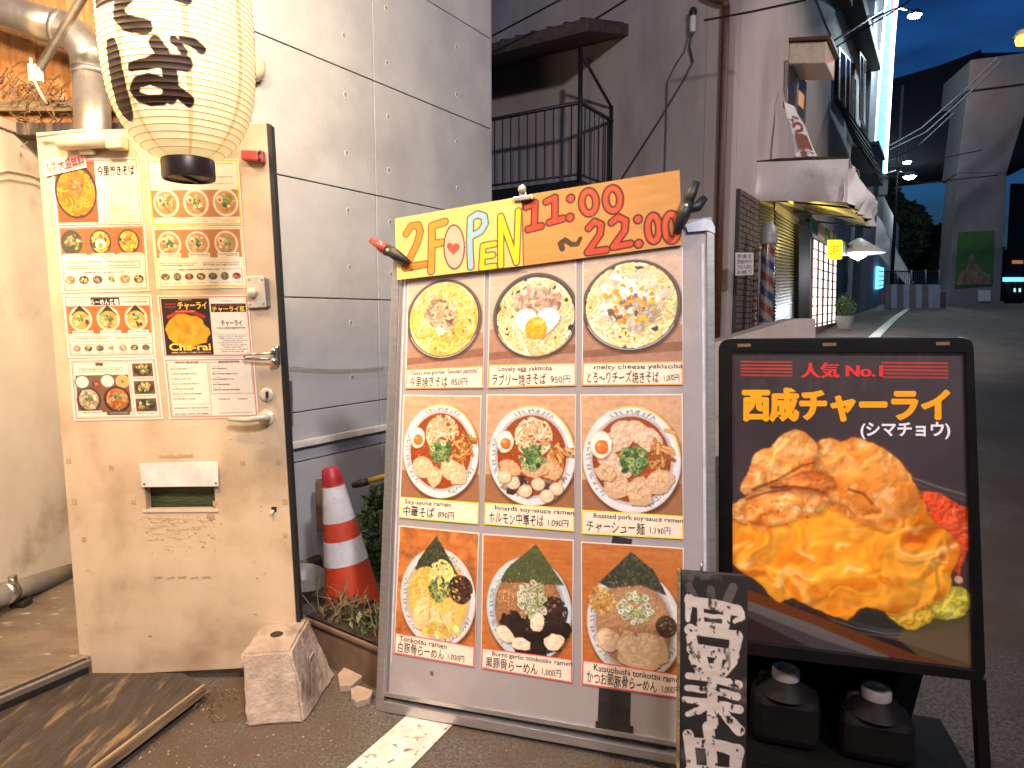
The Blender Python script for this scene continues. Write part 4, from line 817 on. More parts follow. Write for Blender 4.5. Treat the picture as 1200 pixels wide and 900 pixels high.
lathe('key_cylinder',[(.024,0),(.024,.006),(.02,.009),(.014,.009),(.014,.012),(0,.013)],DP.hit(313,462.5,0),M['cream_metal'],dr,24,QF); box('key_turn',DP.hit(313,462.5,.02),(.007,.014,.024),M['edge_black'],dr,bev=.002)
lathe('handle_rose',[(.028,0),(.028,.008),(.018,.014),(.014,.016),(0,.016)],DP.hit(313,489,0),M['cream_metal'],dr,24,QF)
tube('lever_handle',[DP.hit(313,489,.012),DP.hit(313,489,.05),DP.hit(308,489.5,.058),DP.hit(290,492,.058),DP.hit(268,491,.054)],.0095,M['cream_metal'],dr,12,rs=[.011,.012,.0115,.010,.008])
lathe('peg',[(.006,0),(.006,.02),(0,.021)],DP.hit(320,599,0),M['white_metal'],dr,10,QF); slab('peg_hole',DP,[(318,594),(324,594),(324,600),(318,600)],.002,M['edge_black'],dr,off=.0015)
for x,y in((80,540),(87,588),(98,632),(156,588),(327,542),(334,588),(334,627),(284,543),(130,548),(252,590)): slab('tape_scrap',DP,[(x-2.6,y-2.6),(x+2.6,y-2.6),(x+2.8,y+2.8),(x-2.4,y+2.8)],.0008,M['tape_mark'],dr,off=.0016)
slab('tape_scrap',DP,[(186,533),(226,532),(226,535.5),(186,536.5)],.0008,M['tape_mark'],dr,off=.0016)
r=random.Random(9)
for i in range(120):
    if i<85: x=170+r.random()*85; y=603+abs(r.gauss(0,1))*22
    else: x=r.choice([100,150,200,250,300])+r.gauss(0,26); y=500+r.random()*260
    if y>690 and i<85: continue
    s=.5+r.random()**2*3.2; e=.3+r.random()*.8; a=r.uniform(-.2,.2)
    g_=r.choice([0,0,.3,-.5,1.2]); cg,sg=math.cos(g_),math.sin(g_); s*=.75
    slab('scuff',DP,[(x+u_*cg-v_*sg,y+u_*sg+v_*cg) for u_,v_ in((-s,-e*.2),(-s*.2,-e),(s*.7,-e*.5),(s,e*.4),(s*.1,e*.8),(-s*.6,e*.5))],.0003,M['stain'],dr,off=.0006+.000008*i)
slab('rust_spot',DP,[(243,600),(249,598),(251,606),(247,611),(242,607)],.0006,M['stain'],dr,off=.0022)
mat('smudge',(.40,.29,.17),(.52,.39,.25),40,.5)
for i in range(34):
    x=168+r.random()*86; y=606+abs(r.gauss(0,1))*18; s=3+r.random()*9; e=.35+r.random()*.7; k=r.uniform(-.12,.12)
    slab('smudge',DP,[(x-s,y+k*s),(x-s*.3,y-e),(x+s*.5,y-e*.6-k*s),(x+s,y-k*s),(x+s*.2,y+e)],.0003,M['smudge'],dr,off=.0005+.000006*i)
for i in range(5): slab('smudge',DP,[(180+14*i,676+(i%2)*2),(190+14*i,675.4),(191+14*i,678),(181+14*i,679)],.0003,M['stain'],dr,off=.0007)
# red clip on the door
rc=thing('plastic_clip','red plastic clip fixed high on the cream door beside the menus','clip',DP.hit(294,182,0))
slab('clip_body',DP,[(281,175),(302,176),(303,189),(282,187)],.03,M['red_plastic'],rc,off=.032,bev=.006); slab('clip_end',DP,[(302,175.5),(308,176),(309,190),(303,190)],.026,M['red_plastic'],rc,off=.028,bev=.004)
for y in(178.5,186.5): lathe('clip_stud',[(.005,0),(.005,.004),(0,.005)],DP.hit(304,y,.028),M['edge_black'],rc,10,QF)
# menu sheets taped to the door
SH=[('s1',[(60.5,187.5),(160.5,185.5),(166.5,262),(67.5,264)],'menu sheet with one large bowl of fried noodles at left, top left on the door'),
('s2',[(67.8,265.5),(168.5,263.6),(174,340),(74.5,342)],'red-bordered sheet with three dark plates and six small toppings below the large noodle bowl'),
('s3',[(171.5,188),(278,187),(283.5,262.5),(178.5,264)],'yellow-bordered ramen sheet partly hidden behind the lantern base'),
('s4',[(179,267),(282.5,265.8),(288.5,336),(185,338)],'yellow-bordered sheet with three ramen bowls and a row of seven toppings beside the lock'),
('s5',[(74.5,347),(176,346),(181.5,416.5),(81.5,418.5)],'red-bordered sheet with three nori-topped ramen bowls in the left column'),
('s6',[(82.5,422),(182,420),(190,490),(88,492)],'set-meal sheet with two dark bowls and rice, bottom left on the door'),
('s7',[(185.5,347.5),(289.5,346.5),(295.5,417),(192.5,418)],'sheet with a black panel showing a golden omelette above the text price list'),
('s8',[(193,421),(296.5,420),(302,488),(200,490)],'text-only drinks price list above the lever handle')]
TX={'s1':[('今里焼きそば',.52,.10,.96,.26,'ink',.03)],'s2':[],'s3':[],'s4':[],
's5':[('らーめん各種',.31,.055,.63,.15,'ink_white',.01)],'s6':[('定食',.30,.055,.38,.11,'ink',.0)],
's7':[('チャーライ',.21,.09,.54,.22,'print_yellow',.03),('Cha-rai',.07,.78,.54,.90,'print_yellow',.02),('チャーライ極',.595,.17,.965,.26,'print_yellow',.02),('チャーライ',.68,.40,.92,.50,'ink',.01)],'s8':[('Alcohol Menu お酒',.12,.035,.38,.085,'ink_brown',0),('Juice ジュース',.6,.035,.85,.085,'ink_brown',0)]}
for k,qd,lb in SH:
    q=DP.q(qd,.0025); m_=thing('menu_sheet',lb,'menu',(q[0]+q[1]+q[2]+q[3])/4,'menu sheets taped to the door')
    d_=[(qd[0][0]-1.2,qd[0][1]-1.2),(qd[1][0]+1.2,qd[1][1]-1.2),(qd[2][0]+1.2,qd[2][1]+1.2),(qd[3][0]-1.2,qd[3][1]+1.2)]
    slab('paper',DP,d_,.001,M['card_paper'],m_,off=.0020); printmesh('print',q,sheet(k),M['print_paper'],m_)
    for (s_,a,b,c,d,mm,bo) in TX[k]: letter('lettering',s_,sub(q,a,b,c,d),M[mm],m_,bo,0,.0008)
q=DP.q([(49,188.5),(98,178.5),(102,196),(53,207)],.006); m_=thing('paper_label','small tilted white label with red handwriting at the corner of the top left menu','label',(q[0]+q[2])/2)
printmesh('print',q,sheet('s0'),M['print_paper'],m_); letter('lettering','大盛無料',sub(q,.36,.15,.97,.85),M['ink_red'],m_,.02,.05,.001); letter('lettering','お得',sub(q,.08,.2,.3,.5),M['ink_brown'],m_,0,0,.001); letter('lettering','限定',sub(q,.08,.52,.3,.82),M['ink_brown'],m_,0,0,.001)

# ================================================================== LANTERN
LB=at_y(220,188,1.86)                       # centre of the lower ring
ax=Vector((-.028,0,1)).normalized(); LQ=ax.to_track_quat('Z','Y')
ln=thing('paper_lantern','large glowing cream paper lantern with black brush lettering hanging in front of the door','lantern',LB)
PR=[(0,.076),(.012,.105),(.03,.132),(.055,.158),(.085,.180),(.12,.198),(.16,.211),(.21,.2195),(.27,.224),(.34,.2255),(.41,.224),(.47,.219),(.53,.208),(.58,.19),(.62,.165),(.65,.135),(.67,.10),(.68,.078)]
LH=.68
def prad(z): return .845*float(np.interp(z,[p[0] for p in PR],[p[1] for p in PR]))
TH0=R(25.8); NR=46; hT=300; hZ=NR*6+1
def lantern_canvas():
    c=Cv(520,300,(255,240,200),2)
    ex_=(Vector((1,0,0))-ax*ax.x).normalized(); ey_=ax.cross(ex_)
    def conv(x,y):
        d=ray(x,y); best=None; t=1.2
        while t<2.2:
            q=CP+d*t-LB; z=q.dot(ax); a_,b_=q.dot(ex_),q.dot(ey_); e=math.hypot(a_,b_)-(prad(min(max(z,0),LH)))
            if best is None or e<best[0]: best=(e,z,a_,b_)
            if e<=0: break
            t+=.003
        e,z,a_,b_=best; th=math.atan2(a_,-b_)-TH0
        return (260+th/math.pi*260, 300*(1-z/LH))
    def st(P,w,w2=None,col=(24,10,6)):
        Q=[]
        for a,b in zip(P,P[1:]):
            for t in np.linspace(0,1,6)[:-1]: Q.append(conv(a[0]+(b[0]-a[0])*t,a[1]+(b[1]-a[1])*t))
        Q.append(conv(*P[-1])); c.stroke(Q,w,col,1,w2,.8)
    # warm paper mottling and the bamboo seams
    c.tex(.03,7,3,4)
    for th in(-2.3,-1.55,-.78,.08,.85,1.6,2.4): x=260+th/math.pi*260; c.stroke([(x,0),(x,300)],6,(238,200,140),.7,soft=2); c.stroke([(x-1.5,0),(x-1.5,300)],1,(214,160,96),.6); c.stroke([(x+2.2,0),(x+2.2,300)],1,(214,160,96),.6)
    st([(131,56),(134,75),(138,98),(145,124)],20,30)
    st([(154,79),(166,76),(181,71),(198,72),(216,74)],10,17); st([(182,50),(190,62),(197,76),(200,94),(199,112)],14,17)
    st([(200,110),(190,117),(176,118),(163,114),(157,106),(161,97),(175,93),(192,98),(206,107),(221,118)],10,13)
    st([(203,47),(209,52),(215,61)],8,8); st([(214,46),(224,49),(235,58)],8,11)
    st([(150,-78),(178,-80),(200,-84)],9,10); st([(200,-84),(170,-45),(130,-6),(114,3)],10,13); st([(114,3),(134,-5),(165,-12),(196,-8),(218,0)],11,11)
    st([(176,-12),(152,-5),(140,6),(139,18),(148,27),(168,31)],11,18)
    return c
lc=lantern_canvas(); img=lc.out()
th=np.linspace(-math.pi,math.pi,521)[:-1]; th=np.append(th,math.pi)
zz=np.linspace(LH,0,hZ); P=np.zeros((hZ,len(th),3)); ex_=(Vector((1,0,0))-ax*ax.x).normalized(); ey_=ax.cross(ex_); m3=np.array([list(ex_),list(ey_),list(ax)]).T
ph=(zz/LH*NR)%1; pleat=-.0011*np.sin(np.pi*ph)**.7+ .0004
rr=np.array([prad(z) for z in zz])+pleat*np.clip(1,0,1)
P[:,:,0]=rr[:,None]*np.sin(th)[None]; P[:,:,1]=-rr[:,None]*np.cos(th)[None]; P[:,:,2]=zz[:,None]
P=P@m3.T
rowi=np.clip((300*(1-zz/LH)).astype(int),0,299); coli=((((th-TH0)/math.pi*260)+260).astype(int))%520
body=gridmesh('lantern_paper',P,img[rowi][:,coli],M['lantern_paper'],ln,smooth=True)
mat('rib',(.10,.055,.03),rough=.95,spec=0,emit=(.30,.15,.06),es=.12)
ribm=M['rib']
for k in range(1,NR):
    z=LH*k/NR; r0=prad(z)+.0006; pts=[LB+LQ@Vector((r0*math.cos(t),r0*math.sin(t),z)) for t in np.linspace(0,2*math.pi,49)]
    tube('rib',pts,.00075,ribm,ln,4,caps=False)
lathe('lower_ring',[(.059,-.046),(.062,-.052),(.066,-.051),(.0675,-.046),(.0675,-.004),(.065,.004),(.056,.004),(.058,-.044)],LB,M['ring_black'],ln,40,LQ)
lathe('base_plate',[(0,-.044),(.059,-.044),(.059,-.040),(0,-.040)],LB,M['old_wood'],ln,36,LQ); box('base_bar',LB+LQ@Vector((0,0,-.048)),(.010,.11,.008),M['edge_black'],ln)
for s in(-1,1): lathe('vent_hole',[(0,-.0465),(.013,-.0465),(.014,-.044)],LB+LQ@Vector((.03*s,-.01,0)),M['glow_yellow' if 0 else 'dry_leaf'],ln,16,LQ)
lathe('upper_ring',[(.08,LH-.002),(.08,LH+.05),(.07,LH+.05),(.07,LH)],LB,M['black_frame'],ln,36,LQ); tube('hanger',[LB+LQ@Vector((0,0,LH+.05)),LB+LQ@Vector((0,0,LH+.8))],.004,M['cable_black'],ln,6)

# ================================================================== YARD: block, cone, planter, bits
bk=thing('concrete_block','tapered concrete foundation block with a round hole in its top, in front of the door','block',at_z(330,852,0))
def block():
    A=at_z(291,852,0); B=at_z(358,847,0); C=at_z(393,792,0); D=A+(C-B)
    ta=.225; TA,TB,TC,TD=[at_z(x,y,ta) for x,y in((282,766),(341,762),(362,723),(308,728))]
    n=6; vs=[];fs=[]; rg=np.random.RandomState(5)
    # grid each of 5 faces
    bm=bmesh.new()
    bot=[bm.verts.new(p) for p in(A,B,C,D)]; top=[bm.verts.new(p) for p in(TA,TB,TC,TD)]
    bm.faces.new(bot[::-1]); tf=bm.faces.new(top)
    for k in range(4): bm.faces.new((bot[k],bot[(k+1)%4],top[(k+1)%4],top[k]))
    bmesh.ops.bevel(bm,geom=list(bm.edges),offset=.008,segments=2,affect='EDGES')
    bmesh.ops.subdivide_edges(bm,edges=[e for e in bm.edges if e.calc_length()>.05],cuts=9,use_grid_fill=True)
    bmesh.ops.triangulate(bm,faces=bm.faces)
    from mathutils import noise
    for v in bm.verts:
        d=noise.noise(v.co*14)*.008+noise.noise(v.co*42)*.0045
        e=noise.noise(v.co*20+Vector((5,5,5))); v.co+=Vector((d,d*.7,d*.4))-Vector((0,0,max(0,e-.35)*.008))
    me=bpy.data.meshes.new('block_body'); 
    for v in bm.verts: v.co-=bk.location
    bm.to_mesh(me); bm.free(); me.materials.append(M['block_conc']); o=bpy.data.objects.new('block_body',me); COL.objects.link(o); o.parent=bk
    me.polygons.foreach_set('use_smooth',[True]*len(me.polygons)); me.set_sharp_from_angle(angle=R(50))
    c=(TA+TB+TC+TD)/4; lathe('block_hole',[(0,.0012),(.0165,.0012),(.019,.0055),(.022,.0035)],c-UP*.001,M['soil'],bk,20)
    box('block_groove',(TB+TC+B+C)/4+UP*.03+(B-A).normalized()*.004,(.004,.05,.02),M['block_conc'],bk)
block()
# traffic cone
cb=at_z(418,733,0); cb.z=.02; ct=at_y(387,548,cb.y+.02); cax=(ct-cb); chh=cax.length; CQ=cax.normalized().to_track_quat('Z','Y')
cn=thing('traffic_cone','leaning orange traffic cone with white bands standing behind the planter','cone',cb)
def cr(t): return .135*(1-t)+.036*t
segs=[(0,.0,.40,'cone_red'),(1,.40,.55,'cone_white'),(2,.55,.665,'cone_red'),(3,.665,.885,'cone_white'),(4,.885,.9,'cone_red')]
for i,a,b,mm in segs: lathe('cone_body' if mm=='cone_red' and i==0 else ('reflective_band' if mm=='cone_white' else 'cone_section'),[(cr(a)+(.0015 if mm=='cone_white' else 0),a*chh),(cr(b)+(.0015 if mm=='cone_white' else 0),b*chh)],cb,M[mm],cn,32,CQ)
lathe('cone_cap',[(.046,.875*chh),(.045,.93*chh),(.038,.99*chh),(.03,1.0*chh),(0,1.0*chh)],cb,M['cone_cap'],cn,28,CQ)
for k in range(12): lathe('chip',[(0,.001),(.007,.0)],cb+CQ@Vector((.137*.84*math.cos(-1.2+k*.09),.137*.84*math.sin(-1.2+k*.09),.05+.01*(k%4))),M['cone_white'],cn,6,Vector((math.cos(-1.2),math.sin(-1.2),.3)).to_track_quat('Z','Y')) if 0 else None
box('cone_base',cb+UP*.0,(.34,.34,.03),M['cone_red'],cn,.3,.01)
# planter
pn=thing('planter_trough','long brown plastic planter trough with dried stalks behind the concrete block','planter',at_z(400,790,0))
Ztop=.17; a=at_z(352,722,Ztop); b=at_z(447,762,Ztop); d=(b-a).normalized(); b=b+d*.25; nn=Vector((-d.y,d.x,0)); wdt=.24
prism('rim',[a,b,b+nn*wdt,a+nn*wdt],(0,0,-.018),M['planter'],pn,.004)
prism('trough_body',[a+nn*.012+d*.012,b+nn*.012,b+nn*(wdt-.012),a+nn*(wdt-.012)+d*.012],(0,0,-Ztop),M['planter'],pn)
sbx=prism('soil_surface',[a+nn*.02+d*.02+UP*.002,b+nn*.02+UP*.002,b+nn*(wdt-.02)+UP*.002,a+nn*(wdt-.02)+d*.02+UP*.002],(0,0,-.01),M['soil'],pn)
r=random.Random(12)
dp=thing('dried_plants','tangle of dry straw-coloured stalks and leaves in the brown trough','plant',a+d*.15+nn*.1)
for i in range(34):
    p=a+d*r.uniform(.02,.42)+nn*r.uniform(.03,.2)+UP*.0; v=Vector((r.uniform(-.5,.5),r.uniform(-.3,.3),r.uniform(.5,1))).normalized(); pts=[p.copy()]; l=r.uniform(.05,.17)/4
    for k in range(4): p=p+v*l; v=(v+Vector((r.uniform(-.35,.35),r.uniform(-.3,.3),-.16))).normalized(); pts.append(p.copy())
    tube('stalk',pts,.003,M['dry_stem'],dp,5,rs=[.0028,.0026,.0022,.0018,.001])
def leaves(name,centre,rx,ry,rz,n,sz,mt,parent,seed,stuff=False,shape=None):
    g=np.random.RandomState(seed); vs=[];fs=[]
    for i in range(n):
        while True:
            q=g.rand(3)*2-1
            if (q**2).sum()<1: break
        if g.rand()<.6: q=q/np.linalg.norm(q)*(.7+.3*g.rand())
        c=Vector(centre)+Vector((q[0]*rx,q[1]*ry,q[2]*rz)); s=sz*(.6+.8*g.rand()); u=Vector(g.randn(3)).normalized(); v=u.orthogonal().normalized(); v=(v*math.cos(i)+u.cross(v)*math.sin(i)); b_=len(vs); k=u.cross(v)
        vs+=[c-u*s,c-u*s*.1+v*s*.42+k*s*.1,c+u*s,c-u*s*.1-v*s*.42+k*s*.1]; fs+=[(b_,b_+1,b_+2),(b_,b_+2,b_+3)]
    o=link(name,vs,fs,mt,parent); 
    if stuff: o['kind']='stuff'
    return o
leaves('dry_foliage',a+d*.17+nn*.12+UP*.03,.14,.10,.045,170,.018,M['dry_leaf'],dp,3,True)
leaves('dry_foliage',a+d*.35+nn*.10+UP*.03,.12,.08,.035,60,.022,M['leaf_pale'],dp,4,True)
sc=at_z(452,690,0); sh=thing('shrub','small dark green leafy shrub behind the traffic cone','shrub',(sc.x,sc.y,0)); tube('stem',[(sc.x,sc.y,0),(sc.x-.02,sc.y,.4)],.01,M['bark'],sh,6)
c=at_y(447,622,3.35); leaves('foliage',c,.12,.10,.26,900,.022,M['leaf_green'],sh,6,True)
# yellow-black tool handle lying across
th_=thing('tool_handle','yellow and black tool handle sticking out behind the board above the cone','tool',at_y(430,563,3.0))
tube('grip',[at_y(413,569,3.0),at_y(420,567,3.0),at_y(432,564,3.0)],.016,M['tool_black'],th_,12,rs=[.012,.018,.017]); tube('shaft',[at_y(431,564,3.0),at_y(470,553,3.0)],.013,M['tool_yellow'],th_,12)
ds=thing('broken_basin','pale grey plastic basin lying in the dark corner behind the cone','basin',at_z(352,700,.1))
lathe('basin_body',[(.06,0),(.10,.06),(.115,.065),(.112,.06),(.058,.006),(0,.006)],at_z(354,690,.1),M['dish'],ds,28,Vector((.2,-.2,1)).to_track_quat('Z','Y'))
jk=thing('timber_offcut','dark weathered timber offcut lying among the clutter by the wall','timber',at_z(352,650,.05)); box('timber_piece',at_z(352,665,.05),(.22,.08,.09),M['old_wood'],jk,.4,.006)
jk=thing('timber_offcut','greenish-brown block lying beside the wall behind the cone cap','timber',at_z(372,640,.05)); box('timber_piece',at_y(378,592,3.3),(.06,.06,.26),M['planter'],jk,.2,.006)
def shard(px,lb):
    q=[at_z(x,y,.0) for x,y in px]; p=prism('stone_shard',q,(0,0,.028),M['shard'],None,.004,loc=q[0]); tag(p,lb,'shard','broken shards on the asphalt')
shard([(396,798),(404,788),(422,790),(425,800),(413,811),(398,812)],'larger broken concrete shard below the planter')
shard([(411,815),(420,811),(438,817),(434,826),(418,831),(412,826)],'smaller broken shard beside the foot of the menu board')
for (x,y,lb) in((178,878,'small stone in front of the plank step'),(240,868,'small pale stone on the asphalt left of the block'),(184,874,'small yellow leaf scrap near the plank step')):
    pass
r=random.Random(2)
tw=thing('leaf_litter','small heap of dry twigs and leaf scraps on the asphalt below the door edge','litter',at_z(255,825,0))
for i in range(38):
    p=at_z(248+r.gauss(0,13),826+r.gauss(0,10),.004); v=Vector((r.uniform(-1,1),r.uniform(-1,1),r.uniform(0,.7)))*.02; tube('twig',[p,p+v*.6+UP*.006,p+v],.0016,M['dry_stem' if i%2 else 'dry_leaf'],tw,4)
# ================================================================== MENU BOARD
p0=at_y(450,600,2.26); p1=at_y(838,600,1.92); u=(p1-p0); u.z=0; u.normalize(); nb=u.cross(UP)
BP=PL(p0,u,UP-nb*math.tan(R(5)))
mbd=thing('menu_board','large grey laminated menu board in an aluminium frame holding nine ramen photos','menu board',BP.hit(640,866))
BQ=[(462,303),(836,252),(840,901),(440,832)]
slab('board_panel',BP,[(464,302),(834,254),(836,877),(447,815)],.012,M['board_sheet'],mbd,off=0)
slab('frame_stile',BP,[(460,302),(468,301),(449,834),(440,832)],.03,M['alu'],mbd,off=.008,bev=.002)
slab('frame_groove',BP,[(470,302),(472.5,302),(455,815),(452,815)],.004,M['alu_dark'],mbd,off=.003)
slab('frame_stile',BP,[(828,256),(837,266),(840,902),(831,899)],.014,M['alu'],mbd,off=.008,bev=.002)
slab('frame_rail',BP,[(449.5,822),(831,893),(831,903),(448,834)],.03,M['alu'],mbd,off=.012,bev=.002)
slab('frame_rail',BP,[(449.5,811),(831,876),(831,882),(449.5,816)],.02,M['alu'],mbd,off=.006,bev=.001)
slab('rail_gap',BP,[(452,816.5),(831,883),(831,892),(452,821)],.006,M['edge_black'],mbd,off=-.016)
slab('corner_tape',BP,[(803,263),(826,256),(834,258),(838,266),(838,274),(829,270),(806,272)],.003,M['film_edge'],mbd,off=.012,bev=.001)
slab('film_edge_strip',BP,[(822,285),(825,285),(829,870),(826,868)],.0015,M['film_edge'],mbd,off=.002)
slab('film_edge_strip',BP,[(474,325),(475.5,325),(459,780),(457.5,780)],.0015,M['film_edge'],mbd,off=.002)
slab('tape_strip',BP,[(718,628),(741,632),(739,642),(716,640)],.0006,M['black_tape'],mbd,off=.0016); slab('tape_strip',BP,[(702,806),(739,812),(738,860),(700,854)],.0006,M['black_tape'],mbd,off=.0016); slab('tape_strip',BP,[(698,845),(742,851),(741,867),(698,860)],.0006,M['black_tape'],mbd,off=.003)
# rear props of the board
for x in(480,800):
    a=BP.hit(x,380,-.02); b=a-BP.n*.55; b.z=gz(b.x,b.y); tube('rear_leg',[a,b],.012,M['alu_dark'],mbd,8)
# cards
OR=(236,158,70); YE=(250,222,40); PK=(236,84,84)
CARDS=[
('local',[(479,322),(567,314),(566.2,455),(475,455.5)],[(476.5,433),(566.3,428)],OR,"Osaka's local gourmet “Sonotani yakisoba”",'今里焼きそば','850円','photo card of plain yellow fried noodles, top left of the board'),
('lovely',[(575,311),(674,301),(675,452),(571.5,455)],[(572.6,427),(674.5,425)],OR,'Lovely egg yakisoba','ラブリー焼きそば','950円','photo card of noodles under a heart-shaped fried egg, top row'),
('cheese',[(684,303),(799,291),(800.3,451),(682,452)],[(683,425),(800,423)],OR,'melty cheese yakisoba','とろ〜りチーズ焼きそば','1,000円','photo card of cheese-covered noodles, top right of the board'),
('soy',[(474,464),(563,465),(560,614.5),(468,606.6)],[(469.6,582),(561,589)],YE,'Soy-sauce ramen','中華そば','890円','yellow-edged card of soy ramen with egg at the left, middle row'),
('innards',[(571.6,463.5),(673.8,463.5),(672.3,623),(568,614.4)],[(568,588.7),(673,595.5)],YE,'Innards soy-sauce ramen','ホルモン中華そば','1,090円','yellow-edged card of ramen with round innards, centre of the board'),
('pork',[(681.3,463.6),(798.7,463),(800.7,632),(682,625.6)],[(682.3,597.3),(800.2,604.6)],YE,'Roasted pork soy-sauce ramen','チャーシュー麺','1,190円','yellow-edged card of ramen piled with roast pork slices, middle row right'),
('white',[(469,617),(560.4,626),(555.5,782),(461.5,765.5)],[(463,741),(556.5,757.8)],PK,'Tonkotsu ramen','白豚骨らーめん','1,000円','pink-edged card of pale yellow tonkotsu ramen, bottom left of the board'),
('black',[(566.7,626.7),(671,634),(670.5,800.5),(563.8,783)],[(564.5,759),(670.6,772.5)],PK,'Burnt garlic tonkotsu ramen','黒豚骨らーめん','1,000円','pink-edged card of ramen with black garlic oil, bottom row middle'),
('kats',[(682,636),(800,643.5),(800,819),(682,802)],[(682.6,773),(800,791)],PK,'Katsuobushi tonkotsu ramen','かつお節豚骨らーめん','1,000円','pink-edged card of tonkotsu ramen with brown bonito powder, bottom right')]
def capimg(col,w=110,h=28):
    c=Cv(w,h,(246,228,208),1); c.frame(0,0,w,h,2,col); c.tex(.02,9,3); return c.out()
for i,(k,qd,cp,bc,t1,t2,t3,lb) in enumerate(CARDS):
    off=.0035; q=BP.q(qd,off); cd_=thing('menu_card',lb,'menu card',(q[0]+q[2])/2,'photo cards on the menu board')
    ex=[(qd[0][0]-1.4,qd[0][1]-1.4),(qd[1][0]+1.4,qd[1][1]-1.4),(qd[2][0]+.4,qd[2][1]+.4),(qd[3][0]-.4,qd[3][1]+.4)]
    slab('card_backing',BP,ex,.0012,M['card_paper'],cd_,off=.0028)
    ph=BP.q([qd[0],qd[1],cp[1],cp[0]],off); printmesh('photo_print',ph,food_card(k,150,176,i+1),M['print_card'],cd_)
    ca=BP.q([cp[0],cp[1],qd[2],qd[3]],off+.0008); printmesh('caption_strip',ca,capimg(bc),M['print_card'],cd_)
    L1=.88 if len(t1)>20 else .62; x0=.06 if i%3==0 else .12
    if k in('soy','white'): L1=.6
    letter('lettering',t1,sub(ca,x0,.10,x0+L1,.36),M['ink'],cd_,.004,.06,.0009,i)
    n=len(t2); wd={3:.3,4:.40,6:.50,7:.58,8:.62,9:.66,10:.70,11:.72}.get(n,.5)
    letter('lettering',t2,sub(ca,.05,.40,.05+wd,.90),M['ink'],cd_,.002,.09,.0009,i+20)
    letter('lettering',t3,sub(ca,.05+wd+.05,.54,min(.965,.05+wd+.05+(.2 if wd<.6 else .22)),.86),M['ink'],cd_,-.002,.09,.0009,i+40)
# ------------------------------------------------------------------ cardboard boards on top
def zp(x,y): return (420+x/2.857,180+y/2.857)
def aff(TL,TR,BL,w,h):
    TL,TR,BL=[np.array(p,float) for p in(TL,TR,BL)]; m=np.linalg.inv(np.stack([TR-TL,BL-TL],1))
    return lambda L:[tuple((m@(np.array(p)-TL))*np.array([w,h])) for p in L]
def cb_left():
    w,h=236,116; c=Cv(w,h,(240,206,120),2); A=aff((122,218),(545,143),(130,423),w,h); E=(98,70,74); n=fbm(w*2,h*2,3,4,2)[...,None]; c.im*=.95+.1*n
    def S(L,wd,col):
        s=w/423.; 
        for p in L: c.stroke(A(p),(wd+8)*s,E)
        for p in L: c.stroke(A(p),wd*s,col)
        g=np.random.RandomState(len(L)*7+int(wd))
        for p in L:
            for _ in range(14):
                k=g.randint(len(p)-1); t=g.rand(); x=p[k][0]*(1-t)+p[k+1][0]*t+g.randn()*wd*.2; y=p[k][1]*(1-t)+p[k+1][1]*t+g.randn()*wd*.2; c.stroke(A([(x-2,y-wd*.28),(x+2,y+wd*.28)]),1.1*s*2,np.array(col)*1.08,.4)
    S([[(163,268),(180,242),(204,238),(212,258),(202,296),(160,380)],[(160,380),(228,364)]],19,(226,134,30))
    S([[(250,385),(252,300),(252,240),(296,226)],[(252,300),(286,292)]],20,(240,152,40))
    c.poly(A([(328+37*math.cos(t),304+72*math.sin(t)) for t in np.linspace(0,6.28,30)]),E); c.poly(A([(328+32*math.cos(t),304+66*math.sin(t)) for t in np.linspace(0,6.28,30)]),(240,182,160))
    hp=[(325+17*math.sin(t)**3,308-17*(13*math.cos(t)-5*math.cos(2*t)-2*math.cos(3*t)-math.cos(4*t))/15) for t in np.linspace(0,6.28,40)]
    c.poly(A([(325+(x-325)*1.25,308+(y-308)*1.2) for x,y in hp]),(130,60,50)); c.poly(A(hp),(222,84,62))
    S([[(384,362),(380,290),(382,214)],[(382,214),(404,200),(426,206),(430,228),(416,252),(384,268)]],18,(150,196,212))
    S([[(462,288),(424,296),(420,364),(462,356)],[(424,328),(456,322)]],16,(226,204,30))
    S([[(482,352),(480,205),(532,338),(536,188)]],16,(240,216,20))
    return c.out()
